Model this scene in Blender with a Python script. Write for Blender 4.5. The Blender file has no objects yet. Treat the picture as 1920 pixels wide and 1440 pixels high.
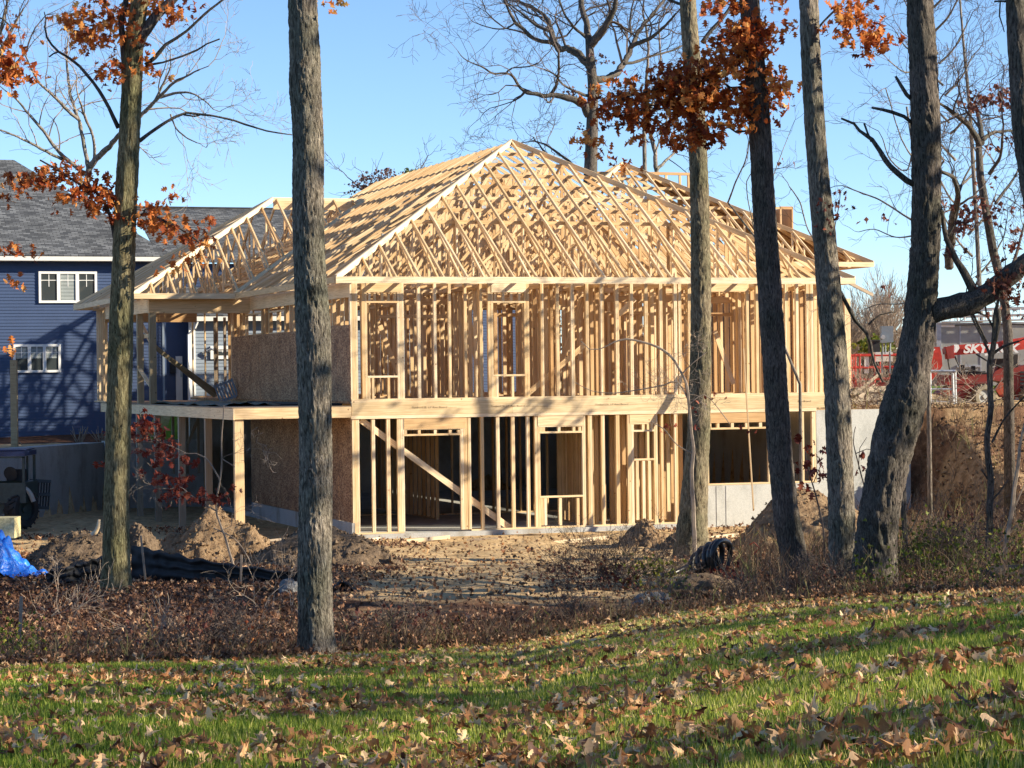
import bpy, math, random
import numpy as np
from mathutils import Vector, Matrix, noise as mnoise
R = random.Random(7)
NR = np.random.default_rng(7)
S = bpy.context.scene
# ---------------------------------------------------------------- camera
F = 4400.0; RHO = 0.012; HZ = 705.0; EYE = 4.09
cam_d = bpy.data.cameras.new('camera'); cam = bpy.data.objects.new('camera', cam_d)
S.collection.objects.link(cam); S.camera = cam
cam_d.sensor_width = 36; cam_d.lens = F / 1920 * 36; cam_d.shift_y = -(720 - HZ) / 1920
cam_d.clip_end = 5000; cam_d.clip_start = 0.5
cam.matrix_world = Matrix.Translation((0, 0, EYE)) @ Matrix.Rotation(math.radians(90), 4, 'X') @ Matrix.Rotation(-RHO, 4, 'Z')
# ---------------------------------------------------------------- light
SUN_AZ = math.radians(80)      # to the right of the direction back to the camera
SUN_EL = math.radians(22.3)
sdir = Vector((math.sin(SUN_AZ) * math.cos(SUN_EL), -math.cos(SUN_AZ) * math.cos(SUN_EL), math.sin(SUN_EL)))
sd = bpy.data.lights.new('sun', 'SUN'); sun = bpy.data.objects.new('sun', sd); S.collection.objects.link(sun)
sd.energy = 5.0; sd.angle = math.radians(0.5); sd.color = (1.0, 0.88, 0.67)
sun.rotation_euler = sdir.to_track_quat('Z', 'Y').to_euler(); sun.location = (30, -5, 30)
W = bpy.data.worlds.new('World'); S.world = W; W.use_nodes = True
nt = W.node_tree; bg = nt.nodes['Background']; sky = nt.nodes.new('ShaderNodeTexSky')
sky.sky_type = 'NISHITA'; sky.sun_disc = False; sky.sun_elevation = SUN_EL
sky.sun_rotation = math.atan2(sdir.x, sdir.y); sky.air_density = 1.0; sky.dust_density = 0.0; sky.ozone_density = 3.6; sky.altitude = 3000
nt.links.new(sky.outputs[0], bg.inputs[0]); bg.inputs[1].default_value = 0.105
S.view_settings.view_transform = 'Standard'; S.view_settings.look = 'None'
S.view_settings.exposure = 1.08; S.view_settings.gamma = 1.0
S.cycles.max_bounces = 6; S.cycles.transparent_max_bounces = 6

# ---------------------------------------------------------------- geometry of the picture
TH = math.atan(0.35); CT, ST = math.cos(TH), math.sin(TH)
OX, OY = -4.19, 61.1
def Hh(u, v, z): return (OX + CT * u - ST * v, OY + ST * u + CT * v, z)       # house frame to world
def toh(X, Y):
    X = X - OX; Y = Y - OY
    return CT * X + ST * Y, -ST * X + CT * Y
def ray(x, y):
    dx = x - 960; dy = y - HZ
    return (dx - RHO * dy) / F, -(dy + RHO * dx) / F
def P(x, y, Y):
    a, b = ray(x, y); return (a * Y, Y, EYE + b * Y)
def PV(x, y, v):            # on the plane v = const, house frame coordinates
    a, b = ray(x, y)
    u = (a * (OY + CT * v) - OX + ST * v) / (CT - a * ST)
    return (u, v, EYE + b * (OY + ST * u + CT * v))
def PU(x, y, u):
    a, b = ray(x, y)
    v = (OX + CT * u - a * (OY + ST * u)) / (ST + a * CT)
    return (u, v, EYE + b * (OY + ST * u + CT * v))
def UX(x, y=650, v=0): return PV(x, y, v)[0]

# ---------------------------------------------------------------- object helpers
def tag(o, label=None, cat=None, group=None, kind=None):
    if label: o['label'] = label
    if cat: o['category'] = cat
    if group: o['group'] = group
    if kind: o['kind'] = kind
    return o
def thing(name, label, cat, loc=(0, 0, 0), group=None):
    o = bpy.data.objects.new(name, None); S.collection.objects.link(o); o.location = loc
    o.empty_display_size = 0.3
    return tag(o, label, cat, group)
def npobj(name, V, Fc, mat, parent=None, smooth=False, tint=None, gl=None, zone=None):
    """V (N,3) world; Fc list of index arrays, each (n,k)"""
    V = np.asarray(V, dtype=np.float32).reshape(-1, 3)
    base = Vector((0, 0, 0)) if parent is None else world_loc(parent)
    org = np.array(base, dtype=np.float32)
    own = (0, 0, 0)
    if parent is None and len(V) and name not in ('ground',):
        mn = V.min(0); mx = V.max(0); own = ((mn[0] + mx[0]) / 2, (mn[1] + mx[1]) / 2, mn[2]); org = np.array(own, dtype=np.float32)
    V = V - org
    if not isinstance(Fc, list): Fc = [Fc]
    Fc = [np.asarray(f, dtype=np.int32) for f in Fc if len(f)]
    me = bpy.data.meshes.new(name)
    me.vertices.add(len(V)); me.vertices.foreach_set('co', V.ravel())
    nl = sum(f.size for f in Fc); npoly = sum(f.shape[0] for f in Fc)
    me.loops.add(nl); me.loops.foreach_set('vertex_index', np.concatenate([f.ravel() for f in Fc]))
    tot = np.concatenate([np.full(f.shape[0], f.shape[1], dtype=np.int32) for f in Fc])
    st = np.concatenate([[0], np.cumsum(tot)[:-1]]).astype(np.int32)
    me.polygons.add(npoly); me.polygons.foreach_set('loop_start', st)
    me.polygons.foreach_set('use_smooth', np.full(npoly, bool(smooth)))
    me.update(calc_edges=True)
    for nm, arr in (('tint', tint), ('zone', zone)):
        if arr is not None:
            at = me.attributes.new(nm, 'FLOAT', 'POINT'); at.data.foreach_set('value', np.asarray(arr, dtype=np.float32).ravel())
    if gl is not None:
        at = me.attributes.new('gl', 'FLOAT_VECTOR', 'CORNER'); at.data.foreach_set('vector', np.asarray(gl, dtype=np.float32).ravel())
    if isinstance(mat, (list, tuple)):
        for m in mat: me.materials.append(m)
    else: me.materials.append(mat)
    o = bpy.data.objects.new(name, me); S.collection.objects.link(o)
    if parent is None: o.location = own
    else: o.parent = parent
    return o
def world_loc(o):
    l = Vector((0, 0, 0))
    while o is not None:
        l = l + o.location; o = o.parent
    return l

class MB:
    """collects boards, boxes, tubes and polygons in world space"""
    def __init__(s): s.v = []; s.f = []; s.gl = []
    def box8(s, c, L, A, B, l, a, b, tint=None):
        # centre c, unit axes L A B, full sizes
        if tint is None: tint = R.random()
        c = Vector(c); L = Vector(L) * (l / 2); A = Vector(A) * (a / 2); B = Vector(B) * (b / 2)
        n = len(s.v); co = []
        for i in (-1, 1):
            for j in (-1, 1):
                for k in (-1, 1): co.append(c + L * i + A * j + B * k)
        s.v += [tuple(p) for p in co]
        off = R.random() * 40
        def q(ids):
            s.f.append([n + i for i in ids])
            for i in ids:
                li = (i >> 2) & 1; aj = (i >> 1) & 1; bk = i & 1
                s.gl.append((li * l + off, (aj * a + bk * b) + off, tint))
        q((0, 1, 3, 2)); q((4, 6, 7, 5)); q((0, 4, 5, 1)); q((2, 3, 7, 6)); q((0, 2, 6, 4)); q((1, 5, 7, 3))
        return s
    def beam(s, p0, p1, w, d, side=None, tint=None):
        """board from p0 to p1 (world); w = size along 'side' axis, d = the other"""
        p0 = Vector(p0); p1 = Vector(p1); L = p1 - p0; l = L.length
        if l < 1e-4: return s
        L.normalize()
        sd_ = Vector(side) if side is not None else Vector((CT, ST, 0))
        A = sd_ - L * sd_.dot(L)
        if A.length < 1e-3: A = Vector((0, 0, 1)) - L * L.z
        A.normalize(); B = L.cross(A)
        return s.box8((p0 + p1) / 2, L, A, B, l, w, d, tint)
    def hbox(s, u0, u1, v0, v1, z0, z1, tint=None, along=None):
        """box in the house frame"""
        c = Hh((u0 + u1) / 2, (v0 + v1) / 2, (z0 + z1) / 2)
        ax = [(Vector((CT, ST, 0)), u1 - u0), (Vector((-ST, CT, 0)), v1 - v0), (Vector((0, 0, 1)), z1 - z0)]
        if along is None: along = max(range(3), key=lambda i: ax[i][1])
        o = [ax[along]] + [ax[i] for i in range(3) if i != along]
        return s.box8(c, o[0][0], o[1][0], o[2][0], o[0][1], o[1][1], o[2][1], tint)
    def wbox(s, x0, x1, y0, y1, z0, z1, tint=None):
        return s.box8(((x0 + x1) / 2, (y0 + y1) / 2, (z0 + z1) / 2), (1, 0, 0), (0, 1, 0), (0, 0, 1), x1 - x0, y1 - y0, z1 - z0, tint)
    def poly(s, pts, tint=0.5):
        n = len(s.v); s.v += [tuple(p) for p in pts]; s.f.append(list(range(n, n + len(pts))))
        p0 = Vector(pts[0]); e = Vector(pts[1]) - p0; e = e.normalized() if e.length > 0 else Vector((1, 0, 0))
        nn = e.cross(Vector(pts[-1]) - p0); nn = nn.normalized() if nn.length > 0 else Vector((0, 0, 1)); g = nn.cross(e)
        for p in pts:
            d = Vector(p) - p0; s.gl.append((d.dot(e), d.dot(g), tint))
        return s
    def slab(s, pts, nrm, t, tint=0.5):
        nrm = Vector(nrm) * t; a = [Vector(p) for p in pts]; b = [p + nrm for p in a]
        s.poly(a[::-1], tint); s.poly(b, tint)
        for i in range(len(a)):
            j = (i + 1) % len(a); s.poly([a[i], a[j], b[j], b[i]], tint)
        return s
    def tube(s, pts, rads, n=8, tint=0.5, cap=True):
        pts = [Vector(p) for p in pts]; base = len(s.v); up = None
        for i, p in enumerate(pts):
            t = (pts[min(i + 1, len(pts) - 1)] - pts[max(i - 1, 0)]).normalized()
            if up is None:
                up = Vector((0, 0, 1)) if abs(t.z) < 0.9 else Vector((1, 0, 0))
            a = t.cross(up).normalized(); b = a.cross(t).normalized(); up = b
            r = rads[i] if hasattr(rads, '__len__') else rads
            for k in range(n):
                th = 2 * math.pi * k / n; s.v.append(tuple(p + (a * math.cos(th) + b * math.sin(th)) * r))
        for i in range(len(pts) - 1):
            for k in range(n):
                k2 = (k + 1) % n
                s.f.append([base + i * n + k, base + i * n + k2, base + (i + 1) * n + k2, base + (i + 1) * n + k])
                s.gl += [(i * .1, k * .1, tint)] * 4
        if cap:
            s.f.append([base + k for k in range(n)][::-1]); s.gl += [(0, 0, tint)] * n
            m = base + (len(pts) - 1) * n
            s.f.append([m + k for k in range(n)]); s.gl += [(0, 0, tint)] * n
        return s
    def cyl(s, c, axis, r, h, n=20, tint=0.5):
        c = Vector(c); axis = Vector(axis).normalized() * (h / 2); return s.tube([c - axis, c + axis], r, n, tint)
    def build(s, name, mat, parent=None, smooth=False):
        if not s.f: return None
        by = {}; gls = {}; k = 0
        for f in s.f:
            by.setdefault(len(f), []).append(f); gls.setdefault(len(f), []).extend(s.gl[k:k + len(f)]); k += len(f)
        ks = list(by)
        return npobj(name, np.array(s.v), [np.array(by[q]) for q in ks], mat, parent, smooth,
                     gl=np.concatenate([np.array(gls[q]) for q in ks]))

# ---------------------------------------------------------------- materials
def newmat(name):
    m = bpy.data.materials.new(name); m.use_nodes = True; n = m.node_tree
    return m, n, n.nodes['Principled BSDF'], n.links
def N(n, t, **kw):
    x = n.nodes.new(t)
    for k, v in kw.items():
        if k.startswith('i_'): x.inputs[k[2:].replace('_', ' ')].default_value = v
        else: setattr(x, k, v)
    return x
def ramp(n, stops):
    r = n.nodes.new('ShaderNodeValToRGB'); e = r.color_ramp.elements
    while len(e) < len(stops): e.new(0.5)
    for i, (p, c) in enumerate(stops):
        e[i].position = p; e[i].color = (c[0], c[1], c[2], 1)
    return r
def mul(n, l, a, b, fac=1.0, mode='MULTIPLY'):
    m = n.nodes.new('ShaderNodeMixRGB'); m.blend_type = mode
    if isinstance(fac, (int, float)): m.inputs[0].default_value = fac
    else: l.new(fac, m.inputs[0])
    for i, x in ((1, a), (2, b)):
        if isinstance(x, tuple): m.inputs[i].default_value = (*x, 1)
        else: l.new(x, m.inputs[i])
    return m.outputs[0]
def bump(n, l, bs, src, dist=0.01, strength=1.0):
    b = n.nodes.new('ShaderNodeBump'); b.inputs['Distance'].default_value = dist; b.inputs['Strength'].default_value = strength
    l.new(src, b.inputs['Height']); l.new(b.outputs[0], bs.inputs['Normal']); return b

def wood_mat(name, c0, c1, c2, rough=0.75, knots=True, stain=0.0):
    m, n, b, l = newmat(name)
    at = N(n, 'ShaderNodeAttribute', attribute_name='gl'); sp = N(n, 'ShaderNodeSeparateXYZ'); l.new(at.outputs['Vector'], sp.inputs[0])
    cb = N(n, 'ShaderNodeCombineXYZ')
    mm = N(n, 'ShaderNodeMath', operation='MULTIPLY'); l.new(sp.outputs[0], mm.inputs[0]); mm.inputs[1].default_value = 1.6
    m2 = N(n, 'ShaderNodeMath', operation='MULTIPLY'); l.new(sp.outputs[1], m2.inputs[0]); m2.inputs[1].default_value = 38
    l.new(mm.outputs[0], cb.inputs[0]); l.new(m2.outputs[0], cb.inputs[1]); l.new(sp.outputs[2], cb.inputs[2])
    nz = N(n, 'ShaderNodeTexNoise', i_Scale=1.0, i_Detail=5.0, i_Distortion=0.6); l.new(cb.outputs[0], nz.inputs['Vector'])
    r1 = ramp(n, [(0.0, c0), (0.5, c1), (1.0, c2)]); l.new(sp.outputs[2], r1.inputs[0])
    r2 = ramp(n, [(0.3, (0.72, 0.66, 0.58)), (0.6, (1, 1, 1))]); l.new(nz.outputs['Fac'], r2.inputs[0])
    col = mul(n, l, r1.outputs[0], r2.outputs[0])
    if knots:
        cb2 = N(n, 'ShaderNodeCombineXYZ'); l.new(sp.outputs[0], cb2.inputs[0]); l.new(sp.outputs[1], cb2.inputs[1]); l.new(sp.outputs[2], cb2.inputs[2])
        vo = N(n, 'ShaderNodeTexVoronoi', i_Scale=3.2); l.new(cb2.outputs[0], vo.inputs['Vector'])
        r3 = ramp(n, [(0.045, (0.25, 0.13, 0.06)), (0.09, (1, 1, 1))]); l.new(vo.outputs['Distance'], r3.inputs[0])
        col = mul(n, l, col, r3.outputs[0], 0.8)
    geo = N(n, 'ShaderNodeTexCoord'); n3 = N(n, 'ShaderNodeTexNoise', i_Scale=1.3, i_Detail=4.0); l.new(geo.outputs['Object'], n3.inputs['Vector'])
    r4 = ramp(n, [(0.35, (0.78, 0.76, 0.74)), (0.62, (1, 1, 1))]); l.new(n3.outputs['Fac'], r4.inputs[0])
    col = mul(n, l, col, r4.outputs[0], 0.5 + stain)
    l.new(col, b.inputs['Base Color']); b.inputs['Roughness'].default_value = rough
    bump(n, l, b, nz.outputs['Fac'], 0.002, 0.4)
    return m
M = {}
M['wood'] = wood_mat('framing_lumber', (0.55, 0.34, 0.155), (0.74, 0.52, 0.28), (0.84, 0.66, 0.42))
M['wood_new'] = wood_mat('pale_lumber', (0.72, 0.50, 0.26), (0.82, 0.63, 0.39), (0.88, 0.73, 0.52))
M['rim'] = wood_mat('rim_board', (0.68, 0.52, 0.30), (0.74, 0.58, 0.36), (0.72, 0.56, 0.33), knots=False, stain=0.3)
M['treated'] = wood_mat('treated_lumber', (0.27, 0.21, 0.12), (0.34, 0.27, 0.16), (0.42, 0.33, 0.2))
M['old_wood'] = wood_mat('weathered_lumber', (0.25, 0.19, 0.13), (0.33, 0.26, 0.19), (0.4, 0.33, 0.25))

def osb_mat():
    m, n, b, l = newmat('strand_board'); tc = N(n, 'ShaderNodeTexCoord')
    mp = N(n, 'ShaderNodeMapping'); mp.inputs['Scale'].default_value = (14, 14, 30); l.new(tc.outputs['Object'], mp.inputs[0])
    vo = N(n, 'ShaderNodeTexVoronoi', i_Scale=1.0); l.new(mp.outputs[0], vo.inputs['Vector'])
    sp = N(n, 'ShaderNodeSeparateColor'); l.new(vo.outputs['Color'], sp.inputs[0])
    r = ramp(n, [(0.0, (0.17, 0.075, 0.035)), (0.45, (0.36, 0.185, 0.085)), (1.0, (0.55, 0.33, 0.17))]); l.new(sp.outputs[0], r.inputs[0])
    nz = N(n, 'ShaderNodeTexNoise', i_Scale=2.0, i_Detail=6.0); l.new(tc.outputs['Object'], nz.inputs['Vector'])
    r2 = ramp(n, [(0.3, (0.6, 0.55, 0.5)), (0.65, (1, 1, 1))]); l.new(nz.outputs['Fac'], r2.inputs[0])
    l.new(mul(n, l, r.outputs[0], r2.outputs[0]), b.inputs['Base Color']); b.inputs['Roughness'].default_value = 0.8
    bump(n, l, b, sp.outputs[1], 0.002, 0.5); return m
M['osb'] = osb_mat()

def concrete_mat(name, c, dark, scale=1.0):
    m, n, b, l = newmat(name); tc = N(n, 'ShaderNodeTexCoord')
    mp = N(n, 'ShaderNodeMapping'); mp.inputs['Scale'].default_value = (1.2 * scale, 1.2 * scale, 0.5 * scale); l.new(tc.outputs['Object'], mp.inputs[0])
    nz = N(n, 'ShaderNodeTexNoise', i_Scale=1.4, i_Detail=9.0, i_Roughness=0.65); l.new(mp.outputs[0], nz.inputs['Vector'])
    r = ramp(n, [(0.32, dark), (0.5, c), (0.8, tuple(min(1, x * 1.12) for x in c))]); l.new(nz.outputs['Fac'], r.inputs[0])
    n2 = N(n, 'ShaderNodeTexNoise', i_Scale=40.0, i_Detail=4.0); l.new(tc.outputs['Object'], n2.inputs['Vector'])
    r2 = ramp(n, [(0.35, (0.8, 0.8, 0.8)), (0.6, (1, 1, 1))]); l.new(n2.outputs['Fac'], r2.inputs[0])
    l.new(mul(n, l, r.outputs[0], r2.outputs[0]), b.inputs['Base Color']); b.inputs['Roughness'].default_value = 0.85
    bump(n, l, b, n2.outputs['Fac'], 0.004, 0.5); return m
M['concrete'] = concrete_mat('poured_concrete', (0.50, 0.50, 0.47), (0.30, 0.30, 0.28))
M['concrete_dark'] = concrete_mat('dark_concrete', (0.42, 0.42, 0.41), (0.28, 0.26, 0.22))  # same concrete in a darker grey-brown tone

def plain(name, c, rough=0.5, metal=0.0, var=0.15, sc=6.0, spec=None):
    m, n, b, l = newmat(name); tc = N(n, 'ShaderNodeTexCoord')
    nz = N(n, 'ShaderNodeTexNoise', i_Scale=sc, i_Detail=7.0, i_Roughness=0.6); l.new(tc.outputs['Object'], nz.inputs['Vector'])
    r = ramp(n, [(0.3, tuple(x * (1 - var) for x in c)), (0.7, tuple(min(1, x * (1 + var * .5)) for x in c))]); l.new(nz.outputs['Fac'], r.inputs[0])
    l.new(r.outputs[0], b.inputs['Base Color']); b.inputs['Roughness'].default_value = rough; b.inputs['Metallic'].default_value = metal
    return m
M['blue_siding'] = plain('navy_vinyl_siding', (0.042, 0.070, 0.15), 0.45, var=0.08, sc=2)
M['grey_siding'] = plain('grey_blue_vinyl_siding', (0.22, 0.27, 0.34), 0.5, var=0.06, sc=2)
M['white'] = plain('white_vinyl_trim', (0.78, 0.78, 0.77), 0.5, var=0.05)
M['gutter'] = plain('cream_gutter_metal', (0.72, 0.70, 0.66), 0.4, var=0.06)
M['galv'] = plain('galvanised_metal', (0.55, 0.56, 0.57), 0.4, 0.6, var=0.2)
M['red'] = plain('red_machine_paint', (0.50, 0.045, 0.028), 0.4, var=0.35, sc=5)
M['red_dark'] = plain('dirty_red_paint', (0.28, 0.035, 0.026), 0.6, var=0.4, sc=3)
M['orange'] = plain('orange_paint', (0.52, 0.08, 0.03), 0.5, var=0.2)
M['black'] = plain('black_rubber', (0.025, 0.025, 0.027), 0.7, var=0.4)
M['black_gloss'] = plain('black_plastic_pipe', (0.02, 0.02, 0.022), 0.35, var=0.4)
M['tyre_mud'] = plain('muddy_tyre_rubber', (0.20, 0.17, 0.12), 0.9, var=0.6, sc=4)
M['dark_green'] = plain('dark_green_machine_paint', (0.035, 0.06, 0.06), 0.5, var=0.4)
M['machine_blue'] = plain('blue_machine_roof', (0.02, 0.035, 0.11), 0.4, var=0.2)
M['grey_paint'] = plain('dusty_grey_panel', (0.33, 0.33, 0.31), 0.6, var=0.25, sc=2)
M['meter'] = plain('grey_meter_enclosure', (0.19, 0.22, 0.26), 0.5, var=0.1)
M['tarp_green'] = plain('green_tarp', (0.02, 0.10, 0.09), 0.5, var=0.4)
M['kraft'] = plain('yellow_straw_bale', (0.65, 0.55, 0.28), 0.9, var=0.5, sc=20)
M['yellow'] = plain('yellow_green_leaves', (0.42, 0.36, 0.05), 0.7, var=0.3)
M['ink'] = plain('black_stamp_ink', (0.22, 0.15, 0.09), 0.9, var=0.1)
M['white_ink'] = plain('white_vinyl_lettering', (0.82, 0.82, 0.80), 0.5, var=0.04)
M['flag'] = plain('pink_marker', (0.7, 0.05, 0.09), 0.6, var=0.1)
def glassm():
    m, n, b, l = newmat('window_glass'); b.inputs['Base Color'].default_value = (0.045, 0.055, 0.06, 1); b.inputs['Roughness'].default_value = 0.06
    b.inputs['Specular IOR Level'].default_value = 0.7; return m
M['glass'] = glassm()
M['blind'] = plain('white_window_blind', (0.42, 0.47, 0.47), 0.7, var=0.1)
def tarpm():
    m, n, b, l = newmat('blue_tarp'); tc = N(n, 'ShaderNodeTexCoord')
    nz = N(n, 'ShaderNodeTexNoise', i_Scale=5.0, i_Detail=5.0, i_Distortion=1.5); l.new(tc.outputs['Object'], nz.inputs['Vector'])
    r = ramp(n, [(0.3, (0.008, 0.09, 0.55)), (0.7, (0.03, 0.24, 0.85))]); l.new(nz.outputs['Fac'], r.inputs[0]); l.new(r.outputs[0], b.inputs['Base Color'])
    b.inputs['Roughness'].default_value = 0.33; bump(n, l, b, nz.outputs['Fac'], 0.06, 1.0); return m
M['tarp'] = tarpm()
def shingle():
    m, n, b, l = newmat('asphalt_shingles')
    at = N(n, 'ShaderNodeAttribute', attribute_name='gl')
    br = N(n, 'ShaderNodeTexBrick', offset=0.5, squash=1.0)
    br.inputs['Scale'].default_value = 1.0; br.inputs['Brick Width'].default_value = 0.26; br.inputs['Row Height'].default_value = 0.115
    br.inputs['Mortar Size'].default_value = 0.012; br.inputs['Bias'].default_value = -0.1
    br.inputs['Color1'].default_value = (0.05, 0.055, 0.065, 1); br.inputs['Color2'].default_value = (0.19, 0.20, 0.215, 1); br.inputs['Mortar'].default_value = (0.03, 0.032, 0.036, 1)
    nz = N(n, 'ShaderNodeTexNoise', i_Scale=3.0, i_Detail=3.0); l.new(at.outputs['Vector'], nz.inputs['Vector'])
    mx = N(n, 'ShaderNodeMixRGB'); mx.inputs[0].default_value = 0.03; l.new(at.outputs['Vector'], mx.inputs[1]); l.new(nz.outputs['Color'], mx.inputs[2])
    l.new(mx.outputs[0], br.inputs['Vector'])
    n2 = N(n, 'ShaderNodeTexNoise', i_Scale=0.8, i_Detail=5.0); l.new(at.outputs['Vector'], n2.inputs['Vector'])
    r2 = ramp(n, [(0.3, (0.75, 0.75, 0.75)), (0.7, (1.1, 1.1, 1.1))]); l.new(n2.outputs['Fac'], r2.inputs[0])
    l.new(mul(n, l, br.outputs['Color'], r2.outputs[0]), b.inputs['Base Color']); b.inputs['Roughness'].default_value = 0.9
    bump(n, l, b, br.outputs['Color'], 0.02, 0.8); return m
M['shingle'] = shingle()
def bark(name, c0, c1, c2, sc=9.0, strength=1.0, moss=0.0):
    m, n, b, l = newmat(name); tc = N(n, 'ShaderNodeTexCoord')
    mp = N(n, 'ShaderNodeMapping'); mp.inputs['Scale'].default_value = (sc * 4.6, sc * 4.6, sc * 0.8); l.new(tc.outputs['Object'], mp.inputs[0])
    nz = N(n, 'ShaderNodeTexNoise', i_Scale=1.0, i_Detail=6.0, i_Roughness=0.62, i_Distortion=1.1); l.new(mp.outputs[0], nz.inputs['Vector'])
    r = ramp(n, [(0.37, c0), (0.5, c1), (0.66, c2)]); l.new(nz.outputs['Fac'], r.inputs[0])
    n2 = N(n, 'ShaderNodeTexNoise', i_Scale=1.6, i_Detail=5.0); l.new(tc.outputs['Object'], n2.inputs['Vector'])
    r2 = ramp(n, [(0.35, (0.62, 0.66, 0.60)), (0.62, (1.05, 1.0, 0.98))]); l.new(n2.outputs['Fac'], r2.inputs[0])
    col = mul(n, l, r.outputs[0], r2.outputs[0])
    l.new(col, b.inputs['Base Color']); b.inputs['Roughness'].default_value = 0.95; b.inputs['Specular IOR Level'].default_value = 0.15
    bump(n, l, b, nz.outputs['Fac'], 0.05, strength); return m
M['bark'] = bark('grey_oak_bark', (0.065, 0.056, 0.047), (0.22, 0.195, 0.165), (0.42, 0.38, 0.32))
M['bark_olive'] = bark('olive_lichen_bark', (0.06, 0.052, 0.03), (0.20, 0.175, 0.10), (0.36, 0.33, 0.20), sc=8, strength=0.7)
M['bark_tan'] = bark('tan_grey_bark', (0.06, 0.05, 0.036), (0.19, 0.16, 0.11), (0.35, 0.31, 0.21), sc=8, strength=0.7)
M['bark_dark'] = bark('dark_furrowed_bark', (0.04, 0.035, 0.033), (0.12, 0.105, 0.095), (0.23, 0.205, 0.18), sc=9.5, strength=0.8)
M['bark_pale'] = bark('pale_branch_bark', (0.09, 0.08, 0.075), (0.25, 0.22, 0.19), (0.42, 0.37, 0.33), sc=4)
M['twig'] = plain('dark_twig_bark', (0.10, 0.075, 0.065), 0.9, var=0.4)
M['twig_pale'] = plain('pale_twig_bark', (0.33, 0.26, 0.20), 0.9, var=0.4)
def leafm(name, stops, trans=0.35, rough=0.6):
    m, n, b, l = newmat(name); at = N(n, 'ShaderNodeAttribute', attribute_name='tint')
    r = ramp(n, stops); l.new(at.outputs['Fac'], r.inputs[0]); l.new(r.outputs[0], b.inputs['Base Color']); b.inputs['Roughness'].default_value = rough
    b.inputs['Specular IOR Level'].default_value = 0.3
    if trans > 0:
        t = N(n, 'ShaderNodeBsdfTranslucent'); l.new(r.outputs[0], t.inputs[0]); mx = N(n, 'ShaderNodeMixShader'); mx.inputs[0].default_value = trans
        l.new(b.outputs[0], mx.inputs[1]); l.new(t.outputs[0], mx.inputs[2]); l.new(mx.outputs[0], n.nodes['Material Output'].inputs[0])
    return m
M['leaf_orange'] = leafm('orange_oak_leaves', [(0.0, (0.10, 0.02, 0.012)), (0.35, (0.34, 0.075, 0.022)), (0.7, (0.64, 0.21, 0.045)), (1.0, (0.85, 0.48, 0.15))], 0.42)  # dark and bright ends paint shaded and sunlit leaves, mixed at random
M['leaf_red'] = leafm('dark_red_oak_leaves', [(0.0, (0.07, 0.012, 0.010)), (0.6, (0.20, 0.035, 0.02)), (1.0, (0.42, 0.12, 0.06))], 0.3)
M['leaf_brown'] = leafm('dry_purple_brown_leaves', [(0.0, (0.05, 0.018, 0.015)), (0.6, (0.16, 0.05, 0.035)), (1.0, (0.32, 0.14, 0.08))], 0.25)
M['leaf_fallen'] = leafm('fallen_oak_leaves', [(0.0, (0.07, 0.025, 0.014)), (0.3, (0.24, 0.09, 0.035)), (0.68, (0.50, 0.25, 0.10)), (1.0, (0.78, 0.55, 0.32))], 0.2)  # palest tones paint sunlight on some leaves, spread at random
M['litter'] = leafm('leaf_litter', [(0.0, (0.05, 0.024, 0.015)), (0.5, (0.18, 0.085, 0.045)), (0.85, (0.34, 0.18, 0.10)), (1.0, (0.62, 0.42, 0.26))], 0.15)
M['grass'] = leafm('lawn_grass', [(0.0, (0.055, 0.115, 0.012)), (0.35, (0.15, 0.235, 0.022)), (0.72, (0.35, 0.38, 0.05)), (1.0, (0.62, 0.52, 0.21))], 0.35)
M['dry'] = leafm('dry_stems', [(0.0, (0.08, 0.045, 0.03)), (0.5, (0.20, 0.12, 0.075)), (0.85, (0.38, 0.27, 0.15)), (1.0, (0.25, 0.27, 0.06))], 0.15)
M['greenweed'] = leafm('green_weeds', [(0.0, (0.05, 0.07, 0.012)), (0.6, (0.14, 0.17, 0.02)), (1.0, (0.40, 0.36, 0.05))], 0.3)
M['purple'] = leafm('far_purple_leaves', [(0.0, (0.06, 0.03, 0.035)), (1.0, (0.22, 0.13, 0.12))], 0.25)

def dirtm(name, c0, c1, c2, sc=2.0):
    m, n, b, l = newmat(name); tc = N(n, 'ShaderNodeTexCoord')
    nz = N(n, 'ShaderNodeTexNoise', i_Scale=sc * 3, i_Detail=10.0, i_Roughness=0.7); l.new(tc.outputs['Object'], nz.inputs['Vector'])
    r = ramp(n, [(0.3, c0), (0.5, c1), (0.7, c2)]); l.new(nz.outputs['Fac'], r.inputs[0])
    l.new(r.outputs[0], b.inputs['Base Color']); b.inputs['Roughness'].default_value = 0.95; b.inputs['Specular IOR Level'].default_value = 0.1
    bump(n, l, b, nz.outputs['Fac'], 0.12, 1.0); return m
M['dirt'] = dirtm('tan_soil', (0.13, 0.08, 0.045), (0.29, 0.19, 0.11), (0.42, 0.30, 0.18))
M['dirt_dark'] = dirtm('dark_soil', (0.09, 0.062, 0.042), (0.19, 0.135, 0.09), (0.28, 0.205, 0.14))
M['stone'] = dirtm('grey_stone', (0.13, 0.13, 0.135), (0.24, 0.24, 0.24), (0.34, 0.34, 0.34), 1.0)
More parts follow.
